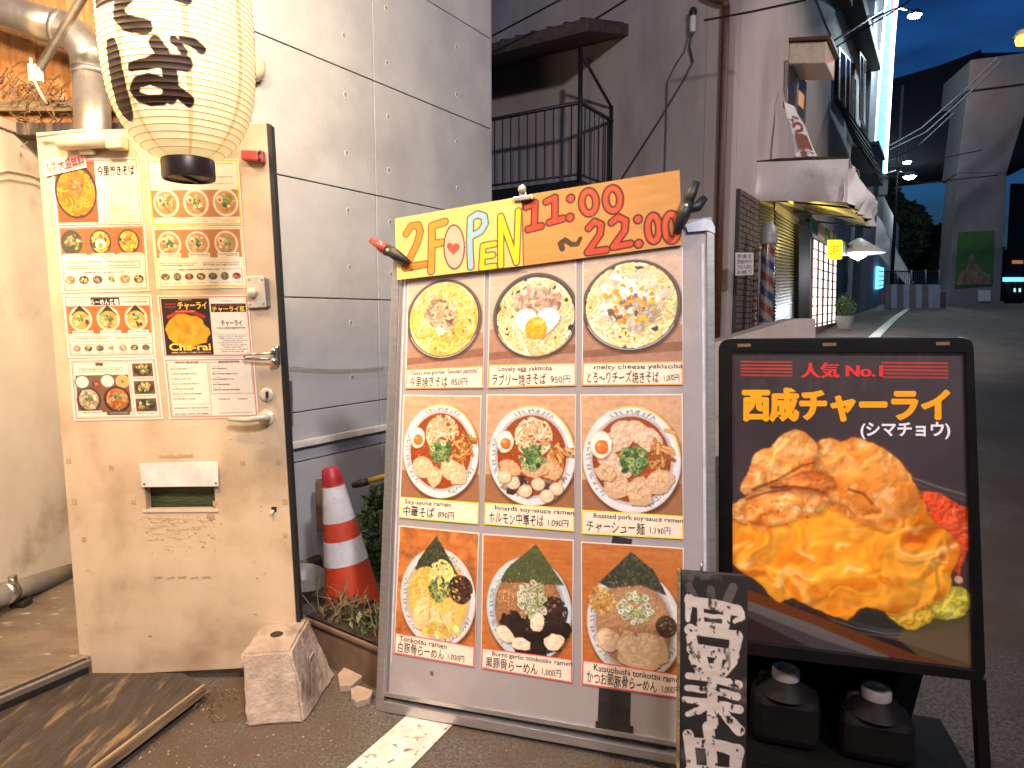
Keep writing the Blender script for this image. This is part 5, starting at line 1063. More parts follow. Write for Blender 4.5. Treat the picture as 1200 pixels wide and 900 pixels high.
def cb_right():
    w,h=280,124; c=Cv(w,h,(208,152,82),2); A=aff((545,140),(1075,55),(550,375),w,h); n=fbm(w*2,h*2,3,4,5,1,8)[...,None]; c.im*=.93+.14*n; E=(84,46,34); RD=(218,72,44); s=w/530.
    def S(L,wd,col=RD):
        for p in L: c.stroke(A(p),(wd+11)*s,E)
        for p in L: c.stroke(A(p),wd*s,col)
        g=np.random.RandomState(int(L[0][0][0]))
        for p in L:
            for k in range(len(p)-1):
                for t in np.linspace(0,1,5): x=p[k][0]*(1-t)+p[k+1][0]*t; y=p[k][1]*(1-t)+p[k+1][1]*t; c.stroke(A([(x-1+g.randn()*3,y-wd*.35),(x+1+g.randn()*3,y+wd*.35)]),2.0*s,(236,110,74),.45)
    S([[(566,178),(597,164),(594,240)],[(572,252),(618,240)]],17); S([[(636,160),(667,146),(666,222)],[(646,228),(694,214)]],17)
    for x,y in((720,148),(717,210),(941,212),(942,290)): S([[(x,y),(x+1,y)]],22)
    for x,y,rx,ry in((782,160,24,36),(861,150,24,36),(990,240,18,40),(1046,236,20,42)): S([[(x+rx*math.cos(t),y+ry*math.sin(t)) for t in np.linspace(0,6.3,24)]],17)
    S([[(780,244),(800,222),(822,232),(818,262),(776,322)],[(776,322),(838,312)]],17); S([[(856,224),(878,206),(902,218),(898,250),(860,302)],[(860,302),(916,290)]],17)
    c.stroke(A([(690,312),(684,296),(700,284),(722,298),(742,296),(752,278)]),20*s,(74,58,36),1,14*s); 
    for k in range(6): c.stroke(A([(682+12*k,286+(k%2)*6),(690+12*k,312-(k%3)*5)]),1.5*s,(120,96,60),.5)
    return c.out()
for nm,qd,im,lb,of in(('cardboard_sign',[zp(122,218),zp(545,143),zp(550,375),zp(130,423)],cb_left()*.9,'yellowish cardboard sign lettered 2F OPEN with a heart in the O',.026),('cardboard_sign',[zp(543,141),zp(1075,55),zp(1085,305),zp(549,376)],cb_right()*.9,'brown cardboard sign showing opening hours in red figures',.018)):
    q=BP.q(qd,of); t=thing(nm,lb,'sign',(q[0]+q[2])/2,'cardboard signs clamped to the board'); slab('cardboard_sheet',BP,qd,.005,M['cardboard'],t,off=of-.0008); printmesh('drawn_lettering',q,im,M['print_board'],t)
# clamps
def clamp(px,a,b,c_,lb,tip,of):
    t=thing('spring_clamp',lb,'clamp',BP.hit(*a,of),'spring clamps holding the cardboard'); A_=BP.hit(*a,of); B_=BP.hit(*b,of); C_=BP.hit(*c_,of)
    d=(B_-A_).normalized()
    tube('jaw',[A_,A_.lerp(B_,.35),A_.lerp(B_,.6)],.012,M['tool_black'],t,10,rs=[.008,.019,.018]); tube('jaw',[A_-BP.n*.03,A_.lerp(B_,.35)-BP.n*.03,A_.lerp(B_,.6)-BP.n*.012],.012,M['tool_black'],t,10,rs=[.008,.018,.017])
    tube('grip',[A_.lerp(B_,.5),A_.lerp(B_,.75),B_],.011,tip,t,10,rs=[.016,.016,.012]); tube('grip',[A_.lerp(B_,.5)-BP.n*.02,A_.lerp(C_,.75)-BP.n*.03,C_-BP.n*.04],.011,tip,t,10,rs=[.016,.016,.012])
    lathe('pivot_pin',[(.006,-.03),(.006,.02),(0,.021)],A_.lerp(B_,.5),M['steel_dull'],t,10,BP.n.to_track_quat('Z','Y'))
clamp(0,(480,308),(435,281),(438,288),'red-handled black clamp at the left end of the cardboard sign',M['red_plastic'],.045)
clamp(0,(792,272),(816,213),(825,228),'black clamp at the right end of the cardboard sign',M['tool_black'],.045)
bc=thing('binder_clip','small silver bulldog clip where the two cardboard signs overlap','clip',BP.hit(612,225,.03))
slab('clip_jaw',BP,[(601,231),(624,228),(624,233),(602,236)],.02,M['brushed'],bc,off=.036,bev=.002); lathe('clip_coil',[(.013,-.004),(.014,0),(.013,.004),(.006,.005),(0,.005)],BP.hit(612,222,.034),M['brushed'],bc,18,BP.n.to_track_quat('Z','Y')); slab('clip_neck',BP,[(608,225),(616,224),(617,231),(609,232)],.008,M['brushed'],bc,off=.034,bev=.001)

# ================================================================== 営業中 SIGN
o0=at_y(836,720,1.60); SPv=Vector((0,.10,1)); SP=PL(o0,(1,-.12,0),SPv)
os_=thing('open_sign','narrow black wooden board with white brush characters leaning between the board and the lightbox','sign',SP.hit(835,1030))
SQ=[(798,669),(877,675),(873,1060),(796,1052)]
slab('sign_plank',SP,SQ,.018,M['sign_black'],os_,bev=.003)
slab('sign_edge',SP,[(794.6,668),(797.6,668.5),(795.6,1052),(792.8,1051)],.019,M['wood_edge'],os_,off=.0005)
tube('hook',[SP.hit(822,671,-.004),SP.hit(822,659,-.004)],.003,M['steel_dull'],os_,6)
printmesh('brush_lettering',SP.q([(798.6,669.6),(876.4,675.6),(872.6,1059),(796.6,1051)],.0006),open_sign_print(),M['print_sign'],os_)

# ================================================================== LIGHTBOX SIGN
a=at_y(857,580,1.95); b=at_y(1136,580,1.76); u=(b-a); u.z=0; u.normalize(); nn=u.cross(UP); XP=PL(a,u,UP-nn*math.tan(R(3)))
lb=thing('lightbox_sign','black framed stand sign with an orange omelette poster, right of the board','sign',XP.hit(1000,960))
PQ=[(856,412),(1132,413),(1141,787),(857,751)]
def ringq(o,i):
    return [o[0],o[1],i[1],i[0]],[o[1],o[2],i[2],i[1]],[o[2],o[3],i[3],i[2]],[o[3],o[0],i[0],i[3]]
OQ=[(842,397),(1141,394),(1156,800),(842,764)]; IQ=[(858,413),(1131,414),(1140,785),(859,749.5)]
# rounded outer frame as one ring
def rframe():
    o=[XP.hit(*p,.012) for p in OQ]; i=[XP.hit(*p,.012) for p in IQ]; outer=[]
    for k in range(4):
        p=o[k]; a_=(o[k-1]-p).normalized(); b_=(o[(k+1)%4]-p).normalized(); rr=.035
        for t in np.linspace(0,1,6): outer.append(p+a_*rr*(1-t)**2+b_*rr*t**2)
    n=len(outer); inner=[i[k//6].lerp(i[(k//6)],1) for k in range(n)]
    vs=outer+inner; fs=[(k,(k+1)%n,n+(k+1)%n,n+k) for k in range(n)]; th=-XP.n*.05; m=len(vs); vs=vs+[v+th for v in vs]
    fs+=[(k+m,n+k+m,n+(k+1)%n+m,(k+1)%n+m) for k in range(n)]+[(k,k+m,(k+1)%n+m,(k+1)%n) for k in range(n)]+[(n+k,n+(k+1)%n,n+(k+1)%n+m,n+k+m) for k in range(n)]
    # drop zero-area quads at inner repeated corners
    ob=link('sign_frame',vs,[f for f in fs],M['black_frame'],lb); bm=bmesh.new(); bm.from_mesh(ob.data); bmesh.ops.remove_doubles(bm,verts=bm.verts,dist=1e-5); bmesh.ops.recalc_face_normals(bm,faces=bm.faces); bm.to_mesh(ob.data); bm.free(); bevel(ob,.003,2,50)
rframe()
slab('back_panel',XP,[(848,404),(1136,402),(1146,792),(848,757)],.03,M['black_matt'],lb,off=-.012)
q=XP.q(PQ,0); printmesh('poster',q,chahan(),M['print_backlit'],lb)
def zq(x0,y0,x1,y1): return XP.q([(820+x*.5775,380+y*.5775) for x,y in((x0,y0),(x1,y0),(x1,y1),(x0,y1))],.0)
letter('lettering','人気 No.1',zq(205,78,368,109),M['poster_red'],lb,.008,0,.002); letter('lettering','人気 No.1',zq(208,78,371,109),M['poster_red'],lb,.008,0,.0022)
for k_,(dx_,dy_) in enumerate(((-2.6,0),(0,-1.5),(2.6,0),(0,2))): letter('lettering','西成チャーライ',zq(88+dx_,130+dy_,506+dx_,197+dy_),M['poster_amber'],lb,.022,0,.0016+.00012*k_)
letter('lettering','(シマチョウ)',zq(326,198,508,233),M['poster_white'],lb,.03,0,.002)
for x,y in((872,405),(972,404),(1105,403)): slab('frame_catch',XP,[(x-8,y-2),(x+8,y-2.4),(x+8,y+1.6),(x-8,y+2)],.004,M['cable_brown'],lb,off=.0155,bev=.001)
# stand below the poster
gl=lambda px,py,of:(lambda p:Vector((p.x,p.y,gz(p.x,p.y))))(XP.hit(px,py,of))
for x in(849,1149):
    t_=XP.hit(x,760 if x<900 else 795,-.01); g_=gl(x+(6 if x>900 else 0),1000 if x>900 else 960,-.01); prism('stand_leg',[t_-XP.u*.014,t_+XP.u*.014,g_+XP.u*.014,g_-XP.u*.014],-XP.n*.045,M['black_frame'],lb,.003)
g0=gl(849,950,0); g1=gl(1155,1000,0)
for f in(.0,-.45): prism('foot_bar',[g0+XP.n*f,g1+XP.n*f,g1+XP.n*f+UP*.03,g0+XP.n*f+UP*.03],-XP.n*.03,M['black_frame'],lb,.003)
prism('base_tray',[g0+UP*.03,g1+UP*.03,g1+UP*.03-XP.n*.45,g0+UP*.03-XP.n*.45],(0,0,.012),M['black_matt'],lb)
prism('rear_sheet',[g0+UP*.03-XP.n*.40,g1+UP*.03-XP.n*.40-XP.u*.1,g1-XP.n*.12+UP*.6-XP.u*.1,g0-XP.n*.12+UP*.6],-XP.n*.01,M['black_matt'],lb)
def jug(cap,lbl,dz):
    c=XP.hit(*cap,-.13); base=Vector((c.x,c.y,g0.z+.045)); top=c.z
    t=thing('water_jug',lbl,'jug',base,'black weight jugs on the sign base'); hh=top-base.z; ang=math.atan2(XP.u.y,XP.u.x)
    bd=box('jug_body',base+UP*(hh-.05)/2,(.20,.13,hh-.05),M['jug'],t,ang,.03); 
    lathe('jug_shoulder',[(.085,hh-.055),(.06,hh-.03),(.04,hh-.012),(.04,hh)],base,M['jug'],t,28); lathe('jug_cap',[(.0,hh+.004),(.026,hh+.004),(.030,hh+.016),(.0385,hh+.016),(.0415,hh+.010),(.0415,hh-.018),(.036,hh-.02)],base,M['jug_cap'],t,36)
    tube('jug_handle',[base+XP.u*-.08+UP*(hh-.06),base+XP.u*-.07+UP*(hh-.015),base+XP.u*-.045+UP*(hh-.01)],.01,M['jug'],t,8)
jug((921,788),'black plastic jug with a pale cap on the sign base, nearer the menu board',0)
jug((1027,811),'black plastic jug with a pale cap on the sign base, nearer the right leg',0)
# low rendered wall end seen between the signs
kb=thing('low_wall','low pinkish rendered wall with a sloping top just behind the lightbox','wall',at_y(900,400,5.2))
KP=PL(at_y(900,400,5.4),(.93,-.1,0),UP); slab('wall_block',KP,[(836,402),(930,374),(956,373),(958,480),(836,490)],.35,M['kerb_conc'],kb,bev=.01); slab('wall_foot',KP,[(836,486),(958,478),(958,600),(836,600)],.33,M['kerb_conc'],kb,off=-.01)

# ================================================================== HOUSE WITH BALCONY (gable towards us)
C0=Vector((2.73,8.5,0)); GP=PL(C0,N2,UP); FP=PL(C0,A2,UP)
hs=thing('corner_house','grey rendered two-storey house with a balcony and brown downpipe behind the menu board','house',C0)
prism('gable_wall',[GP.pt(-9,-.2),GP.pt(-.36,-.2),GP.pt(-.36,8.6),GP.pt(-9,8.6)],A2*.2,M['house_wall'],hs)
prism('corner_strip',[GP.pt(-.36,-.2,.004),GP.pt(0,-.2,.004),GP.pt(0,8.6,.004),GP.pt(-.36,8.6,.004)],A2*.2,M['house_wall_warm'],hs,.01)
prism('street_wall',[FP.pt(.205,-.2,-.002),FP.pt(7.6,-.2,-.002),FP.pt(7.6,7.9,-.002),FP.pt(.205,7.9,-.002)],-N2*.2,M['house_wall_warm'],hs)
# eave of street side
prism('eave',[FP.pt(-.2,7.9,.0),FP.pt(7.8,7.9,0),FP.pt(7.8,8.05,0),FP.pt(-.2,8.05,0)],N2*.32,M['roof_brown'],hs,.01); prism('eave_soffit',[FP.pt(3.4,7.2,.001),FP.pt(7.6,7.2,.001),FP.pt(7.6,7.9,.001),FP.pt(3.4,7.9,.001)],N2*.02,M['house_pale'],hs)
slab('render_patch',GP,[(690,60),(790,20),(810,120),(780,230),(740,160)],.003,M['house_wall'],hs,off=.004) if 0 else None
# balcony
bz=thing('balcony','dark iron balcony with a tiled canopy on the grey house wall, above the cardboard sign','balcony',GP.hit(680,210,1.0))
BY=.95
def gq(px,py,of): return GP.hit(px,py,of)
oc_t=gq(680,120,BY); oc_b=gq(680,204,BY); inn_t=gq(712,135,.0); inn_b=gq(713,212,.0)
zt,zb=oc_t.z,oc_b.z; ur,_=GP.uv(oc_t); ul=ur-3.6
gpt=lambda a_,z,o_: GP.pt(a_,z,o_)
prism('floor_slab',[gpt(ul,zb-.28,BY),gpt(ur,zb-.28,BY),gpt(ur,zb-.28,0),gpt(ul,zb-.28,0)],(0,0,.22),M['rail_black'],bz,.01)
tube('top_rail',[gpt(ul,zt,BY),gpt(ur,zt,BY)],.026,M['rail_black'],bz,8); tube('top_rail',[gpt(ur,zt,BY),gpt(ur,zt,0)],.026,M['rail_black'],bz,8); tube('bottom_rail',[gpt(ul,zb,BY),gpt(ur,zb,BY)],.016,M['rail_black'],bz,8); tube('bottom_rail',[gpt(ur,zb,BY),gpt(ur,zb,0)],.016,M['rail_black'],bz,8)
k=0; x=ur-.12
while x>ul: tube('baluster',[gpt(x,zb,BY),gpt(x,zt,BY)],.009,M['rail_black'],bz,5); x-=.13
for j in range(1,7): tube('baluster',[gpt(ur,zb,BY*j/7),gpt(ur,zt,BY*j/7)],.009,M['rail_black'],bz,5)
zr=gq(680,62,BY).z
tube('corner_post',[gpt(ur,zb-.1,BY),gpt(ur,zr+.05,BY)],.03,M['rail_black'],bz,8); tube('canopy_brace',[gpt(ur,zr,BY),gpt(ur+.0,zr-.42,.02)],.02,M['rail_black'],bz,6); tube('wall_post',[gpt(ur,zb-.3,.03),gpt(ur,zr-.4,.03)],.025,M['rail_black'],bz,6)
prism('canopy_roof',[gpt(ul-.2,zr+.12,BY+.25),gpt(ur+.22,zr+.12,BY+.25),gpt(ur+.22,zr+.48,-.02),gpt(ul-.2,zr+.48,-.02)],(0,0,.16),M['roof_brown'],bz,.02)
for j in range(18): a_=ul-.2+(ur+.42-ul)*j/17.5; prism('roof_batten',[gpt(a_,zr+.285,BY+.24),gpt(a_+.04,zr+.285,BY+.24),gpt(a_+.04,zr+.645,0),gpt(a_,zr+.645,0)],(0,0,.018),M['roof_brown'],bz)
prism('side_screen',[gpt(ur-3.4,zb,BY*.5),gpt(ur-2.35,zb,BY*.5),gpt(ur-2.35,zt+.35,BY*.5),gpt(ur-3.4,zt+.35,BY*.5)],A2*.04,M['roof_brown'],bz)
dw=thing('downpipe','dark copper-brown downpipe with an elbow at the corner of the grey house','pipe',FP.pt(0,0,.1))
tube('pipe_drop',[GP.hit(839,420,.09),GP.hit(845,200,.09),GP.hit(850,30,.09),GP.hit(851,8,.09)],.045,M['copper_pipe'],dw,12); tube('pipe_elbow',[GP.hit(851,10,.09),GP.hit(850,2,.09),GP.hit(842,0,.09),GP.hit(826,-6,.09),GP.hit(822,-30,.09)],.047,M['copper_pipe'],dw,12)
for y in(120,260): tube('pipe_bracket',[GP.hit(848-(y-120)*.03,y,.0),GP.hit(848-(y-120)*.03,y,.1)],.02,M['rail_black'],dw,6)
iw=thing('cable_anchor','black and white insulator with cables fixed to the grey house wall','insulator',GP.hit(812,40,.1))
lathe('insulator_body',[(.0,-.1),(.035,-.1),(.045,0),(.035,.1),(0,.1)],GP.hit(812,28,.12),M['white_metal'],iw,12); lathe('insulator_cap',[(.0,0),(.04,0),(.05,.06),(.03,.1),(0,.1)],GP.hit(812,19,.12),M['tool_black'],iw,12)
def wire(name,pts,of,r_,lbl,pl=GP,mt='cable_black'):
    P=[pl.hit(x,y,of) for x,y in pts]; o=tube(name,P,r_,M[mt],None,5,loc=P[0]); tag(o,lbl,'cable','overhead and wall cables')
wire('cable',[(812,30),(808,55),(812,72),(800,95),(770,145),(731,205),(700,262)],.05,.013,'cable sagging diagonally down the grey house wall to the sign')
wire('cable',[(806,45),(802,60),(792,75),(782,95),(779,200)],.04,.009,'thin vertical cable on the grey wall left of the diagonal one')
wire('cable',[(577,42),(615,22),(660,-2)],1.6,.011,'short cable crossing the gap beside the concrete wall')
wire('cable',[(680,33),(710,15),(740,-4)],.9,.013,'cable rising from the balcony canopy to the top edge')
wire('cable',[(825,24),(880,14),(945,0)],1.2,.012,'cable from the insulator across the downpipe')
wire('cable',[(1040,8),(1000,34),(960,58)],.4,.02,'cable ending at the house eave beside the glowing sign',FP)

# ------------------------------------------------------------------ shop front on the alley
def fq(pts,of=0): return [FP.hit(x,y,of) for x,y in pts]
def fslab(name,pts,th,m,par,of,bev=0): return prism(name,fq(pts,of),-N2*th,M[m],par,bev)
ct=lambda q:(q[0]+q[2])/2
pi_=thing('brick_pilaster','dark brick-clad pilaster with a paper notice beside the barber pole','pilaster',FP.hit(878,390,.05))
a0=FP.uv(FP.hit(865,300,.05))[0]; a1=FP.uv(FP.hit(888,300,.05))[0]; ztp=FP.hit(876,226,.05).z
prism('pilaster_core',[FP.pt(a0,0,.04),FP.pt(a1,0,.04),FP.pt(a1,ztp,.04),FP.pt(a0,ztp,.04)],-N2*.1,M['joint_dark'],pi_)
rows=34; z0=.45; hh=(ztp-z0)/rows; nbk=3; bw_=(a1-a0)/nbk
proto=None
for j in range(rows):
    for i in range(nbk+1):
        x0_=max(a0,a0+(i-.5*(j%2))*bw_); x1_=min(a1,a0+(i+1-.5*(j%2))*bw_)
        if x1_-x0_<.03: continue
        prism('brick',[FP.pt(x0_+.006,z0+j*hh+.006,.05+.004*((i*7+j*3)%3)),FP.pt(x1_-.006,z0+j*hh+.006,.05+.004*((i*7+j*3)%3)),FP.pt(x1_-.006,z0+(j+1)*hh-.006,.05+.004*((i*7+j*3)%3)),FP.pt(x0_+.006,z0+(j+1)*hh-.006,.05+.004*((i*7+j*3)%3))],-N2*.015,M['brick_dark'],pi_)
NP=PL(FP.hit(873,310,.3),N2*.75+A2*.66,UP)
nt_=thing('paper_notice','white handwritten paper notice hung on the dark brick pilaster','notice',NP.hit(873,310,0))
q=NP.q([(862,296),(883,296),(883,322),(862,323)]); prism('paper',q,-NP.n*.01,M['notice'],nt_)
for i,s_ in enumerate(('年金を','受給中の','方は入店を','お断り')): letter('lettering',s_,sub(q,.08,.06+.235*i,.9,.25+.235*i),M['ink'],nt_,0,.05,.004,i)
def shutter(pts,lbl,n,of=.0):
    q=fq(pts,of); t=thing('roller_shutter',lbl,'shutter',q[3])
    prism('shutter_housing',sub(q,-.02,-.06,1.02,.0),-N2*.2,M['steel_dull'],t)
    for i in range(n):
        s_=sub(q,0,i/n,1,(i+1)/n-.15/n); d=N2*.018; prism('shutter_slat',[s_[0]-N2*.01,s_[1]-N2*.01,s_[2]+d,s_[3]+d],-N2*.012,M['shutter'],t)
    prism('shutter_back',sub(q,0,0,1,1.0),-N2*.02,M['joint_dark'],t) if 0 else None
    return t
prism('door_recess',fq([(888,230),(952,250),(952,378),(888,400)],.012),-N2*.02,M['joint_dark'],hs)
shutter([(909,246),(936,263),(935,372),(908,386)],'wide grey roller shutter right of the barber pole, lit yellow at the top',34,.03)
shutter([(889,237),(906,243),(905,290),(889,292)],'narrow shutter panel above the barber pole',14,.03)
dc=thing('door_column','dark timber column between the shutter and the lit lattice door','column',FP.hit(943,378,.1)); fslab('column_shaft',[(936.5,262),(950,266),(949,384),(935.5,388)],.12,'black_matt',dc,.12,.01)
# barber pole
bc_=FP.hit(897,378,.33); btop=FP.hit(897,285,.33); hh_=btop.z-bc_.z
bp_=thing('barber_pole','red, white and blue barber pole standing against the shop shutter','barber pole',bc_-UP*.1)
def barber():
    n=36; m=60; rad=.085; vs=[];fs=[];mi=[]
    for j in range(m+1):
        for k in range(n): t=2*math.pi*k/n; vs.append(bc_+Vector((rad*math.cos(t),rad*math.sin(t),hh_*j/m)))
    for j in range(m):
        for k in range(n):
            fs.append((j*n+k,j*n+(k+1)%n,(j+1)*n+(k+1)%n,(j+1)*n+k)); ph=((k/n)+(-j/m)*-2.6)%1; mi.append(0 if ph<.26 else (1 if ph<.5 else (2 if ph<.76 else 1)))
    o=link('striped_cylinder',vs,fs,M['barber_red'],bp_,True); o.data.materials.append(M['barber_white']); o.data.materials.append(M['barber_blue']); o.data.polygons.foreach_set('material_index',mi)
barber()
lathe('pole_cap',[(.10,hh_),(.11,hh_+.04),(.10,hh_+.08),(.105,hh_+.1),(.10,hh_+.2),(.06,hh_+.27),(0,hh_+.29)],bc_,M['chrome'],bp_,24); lathe('pole_base',[(0,-.1),(.11,-.1),(.11,-.02),(.10,0),(0,0)],bc_,M['chrome'],bp_,24)
for k in range(15):
    z=bc_.z+.02+k*hh_/15; c_=FP.hit(886.5,300,.12); o=box('cable_cover' if 0 else 'spiral_strip',Vector((c_.x,c_.y,z)),(.05,.05,.04),M['barber_white' if k%2 else 'barber_red'],bp_,0)
# awning: near end flap, front valance, sloped top, underside with yellow lamp light in its colour
e0=FP.hit(887,190,0); E1=1.16
ea,ez=FP.uv(e0); ezb=FP.hit(887,236,0).z; La=4.2
oz=ez-.10; ozb=at_y(975,236,FP.pt(ea,0,E1).y).z
aw=thing('shop_awning','sagging white cloth awning over the closed shutter beside the barber pole','awning',FP.pt(ea,ez,0))
def cloth(name,quad,mt,nx=16,ny=10,amp=.02,par=aw,seed=1,thk=.006):
    from mathutils import noise
    TL,TR,BR,BL=quad; n=(TR-TL).cross(BL-TL).normalized(); vs=[]; fs=[]
    for s in(0,1):
        for j in range(ny+1):
            for i in range(nx+1):
                a_,b_=i/nx,j/ny; p=(TL*(1-a_)+TR*a_)*(1-b_)+(BL*(1-a_)+BR*a_)*b_; vs.append(p+n*(amp*noise.noise(p*2.3+Vector((seed,0,0)))*2*min(1,b_*3+.2)+s*thk))
    m=(nx+1)*(ny+1)
    for s in(0,1):
        for j in range(ny):
            for i in range(nx): b0=s*m+j*(nx+1)+i; f=(b0,b0+1,b0+nx+2,b0+nx+1); fs.append(f if s else f[::-1])
    return link(name,vs,fs,M[mt],par,True)
cloth('end_flap',[FP.pt(ea,ez,0),FP.pt(ea,oz,E1),FP.pt(ea,ozb,E1),FP.pt(ea,ezb,0)],'awning',18,10,.10)
cloth('front_valance',[FP.pt(ea,oz,E1),FP.pt(ea+La,oz-.05,E1),FP.pt(ea+La,ozb+.12,E1),FP.pt(ea,ozb,E1)],'awning',30,8,.14,seed=3)
cloth('top_sheet',[FP.pt(ea,ez+.02,0),FP.pt(ea+La,ez+.02,0),FP.pt(ea+La,oz-.03,E1),FP.pt(ea,oz+.02,E1)],'awning',24,8,.05,seed=5)
cloth('under_sheet',[FP.pt(ea+.05,ezb+.42,0),FP.pt(ea+La,ezb+.42,0),FP.pt(ea+La,ozb+.12,E1-.03),FP.pt(ea+.05,ozb+.02,E1-.03)],'awning_yellowlit',12,8,.03,seed=7)
for k in range(4): tube('awning_arm',[FP.pt(ea+.1+k*1.3,ezb+.2,.0),FP.pt(ea+.1+k*1.3,ozb+.1,E1-.05)],.015,M['rail_black'],aw,6)
lamp('POINT',FP.pt(ea+2.2,ezb-.1,.45),18,(1,.78,.25),.08)
tl=thing('tube_light','small yellow fluorescent tube under the white awning','light',FP.pt(ea+1.1,ezb+.2,.3)); tube('tube_glass',[FP.pt(ea+.7,ezb+.12,.25),FP.pt(ea+1.3,ezb+.12,.25)],.014,M['glow_yellow'],tl,8); tube('tube_holder',[FP.pt(ea+.7,ezb+.15,.25),FP.pt(ea+1.3,ezb+.15,.25)],.012,M['white_metal'],tl,6)
# banner
bn=thing('cloth_banner','white cloth banner with brown characters draped above the awning','banner',FP.hit(940,160,.5))
bq=[at_y(919,119,10.3),at_y(931,124,10.25),at_y(967,203,9.7),at_y(938,200,9.8)]
cloth('banner_cloth',bq,'awning',8,14,.035,bn,9,.004)
mat('banner_brown',(.22,.07,.045),rough=.7)
for i,ch_ in enumerate('らー麺'): letter('lettering',ch_,sub(bq,.16,.20+.26*i,.84,.44+.26*i),M['banner_brown'],bn,.03,.08,.03,i)
tube('banner_rope',[bq[0],FP.hit(917,106,.05)],.01,M['cable_white'],bn,5)
# hood, upstairs window
hd=thing('window_hood','small brown-topped hood over the first-floor window of the house','hood',FP.hit(935,70,.2))
h0=FP.hit(925,50,0); ha,hz=FP.uv(h0); hb,_=FP.uv(FP.hit(966,92,.4)); 
prism('hood_slab',[FP.pt(ha,hz,0),FP.pt(ha,hz-.1,.55),FP.pt(hb,hz-.1,.55),FP.pt(hb,hz,0)],(0,0,-.32),M['cream_metal'],hd,.01); prism('hood_top',[FP.pt(ha-.06,hz+.01,0),FP.pt(ha-.06,hz-.09,.62),FP.pt(hb+.05,hz-.09,.62),FP.pt(hb+.05,hz+.01,0)],(0,0,.05),M['copper_pipe'],hd,.006)
wn=thing('house_window','dark first-floor window with a painted faint warm reflection under the hood','window',FP.hit(933,110,.02))
wq=fq([(922,74),(945,98),(942,142),(921,122)],.03); prism('window_glass',wq,-N2*.02,M['window_dark'],wn)
for a_,b_,c_,d_ in((-.03,-.04,.03,1.04),(.97,-.04,1.03,1.04),(.48,0,.53,1),(-.03,-.05,1.03,.0),(-.03,1,1.03,1.06)): prism('window_frame',[p+N2*.02 for p in sub(wq,a_,b_,c_,d_)],-N2*.04,M['steel_dull'],wn)
prism('painted_reflection',[p+N2*.004 for p in sub(wq,.62,.35,.92,.72)],-N2*.003,M['glow_room'],wn)  # small emissive patch painted as a warm reflection on the glass
# lit lattice door
ld=thing('lattice_door','brightly lit paper lattice door beyond the closed shutter','door',FP.hit(966,388,.05)); lq=fq([(952,279),(981,294),(979,384),(950,392)],.06)
prism('paper_panel',lq,-N2*.01,M['glow_lattice'],ld)
for i in range(6): a_=i/5; prism('lattice_bar',[p+N2*.015 for p in sub(lq,a_-.025,0,a_+.025,1)],-N2*.02,M['lattice_wood'],ld)
for j in range(11): b_=j/10; prism('lattice_bar',[p+N2*.012 for p in sub(lq,-.02,b_-.006,1.02,b_+.006)],-N2*.015,M['lattice_wood'],ld)
prism('kick_panel',[p+N2*.018 for p in sub(lq,0,.93,1,1.0)],-N2*.02,M['lattice_wood'],ld)
tc_=thing('teal_curtain','dark teal cloth curtain hanging beside the lit lattice door','curtain',FP.hit(988,345,.1)); cloth('curtain_cloth',fq([(982,296),(994,300),(993,342),(982,345)],.12),'teal_cloth',10,6,.04,tc_,4)
# striped valance
sv=thing('striped_valance','green and cream striped cloth valance above the lit lattice door','valance',FP.hit(975,277,.9))
v0=FP.uv(FP.hit(950,276,.7)); v1=FP.uv(FP.hit(1008,283,.7)); zc=FP.hit(975,272,.7).z
n=10
for i in range(n):
    t0=v0[0]+(v1[0]-v0[0])*i/n; t1_=v0[0]+(v1[0]-v0[0])*(i+1)/n; prism('valance_stripe',[FP.pt(t0,zc-.20,.7),FP.pt(t1_,zc-.20,.7),FP.pt(t1_,zc+.0,.7),FP.pt(t0,zc+.0,.7)],-N2*.01,M['stripe_green' if i%2==0 else 'stripe_cream'],sv)
yl=thing('yellow_lantern','small glowing yellow square lantern sign under the striped valance','lantern',FP.hit(977,292,.8))
YP=PL(FP.hit(977,292,.8),N2,UP); box_=slab('lantern_body',YP,[(969,281),(986,281),(985,303),(970,303)],.2,M['glow_yellow'],yl,bev=.02); tube('hanger',[YP.hit(977,281,-.1),YP.hit(977,270,-.1)],.01,M['rail_black'],yl,5); letter('lettering','営業中',YP.q([(972,286),(983,286),(983,298),(972,298)],0),M['ink_red'],yl,0,0,.01)
wl=thing('white_lamp','bright white shop lamp glowing under the second awning','lamp',FP.hit(1007,292,.9)); WPp=FP.hit(1006,293,.85)
lathe('lamp_shade',[(.05,.22),(.2,.12),(.46,-.05),(.47,-.07)],WPp,M['white_metal'],wl,20); lathe('lamp_globe',[(0,-.20),(.12,-.14),(.19,-.06),(.2,0),(0,.02)],WPp,M['glow_lamp'],wl,20)
lamp('POINT',WPp-UP*.4,40,(.85,.93,1),.15)
# plant pot and tubs further on
for (px,py,lbl,hh2) in((990,378,'small potted plant standing just beyond the lit lattice door',.45),):
    P_=FP.hit(px,py,.45); z_=gz(P_.x,P_.y); base=Vector((P_.x,P_.y,z_)); t=thing('potted_plant',lbl,'plant',base,'potted plants along the alley'); lathe('plant_pot',[(0,0),(.14,0),(.19,.26),(.2,.3),(.17,.3),(0,.27)],base,M['clay'],t,16); leaves('foliage',base+UP*(.3+hh2*.5),.22,.22,hh2*.5,160,.06,M['leaf_green'],t,int(px),True); tube('stem',[base+UP*.27,base+UP*(.3+hh2*.5)],.012,M['bark'],t,5)

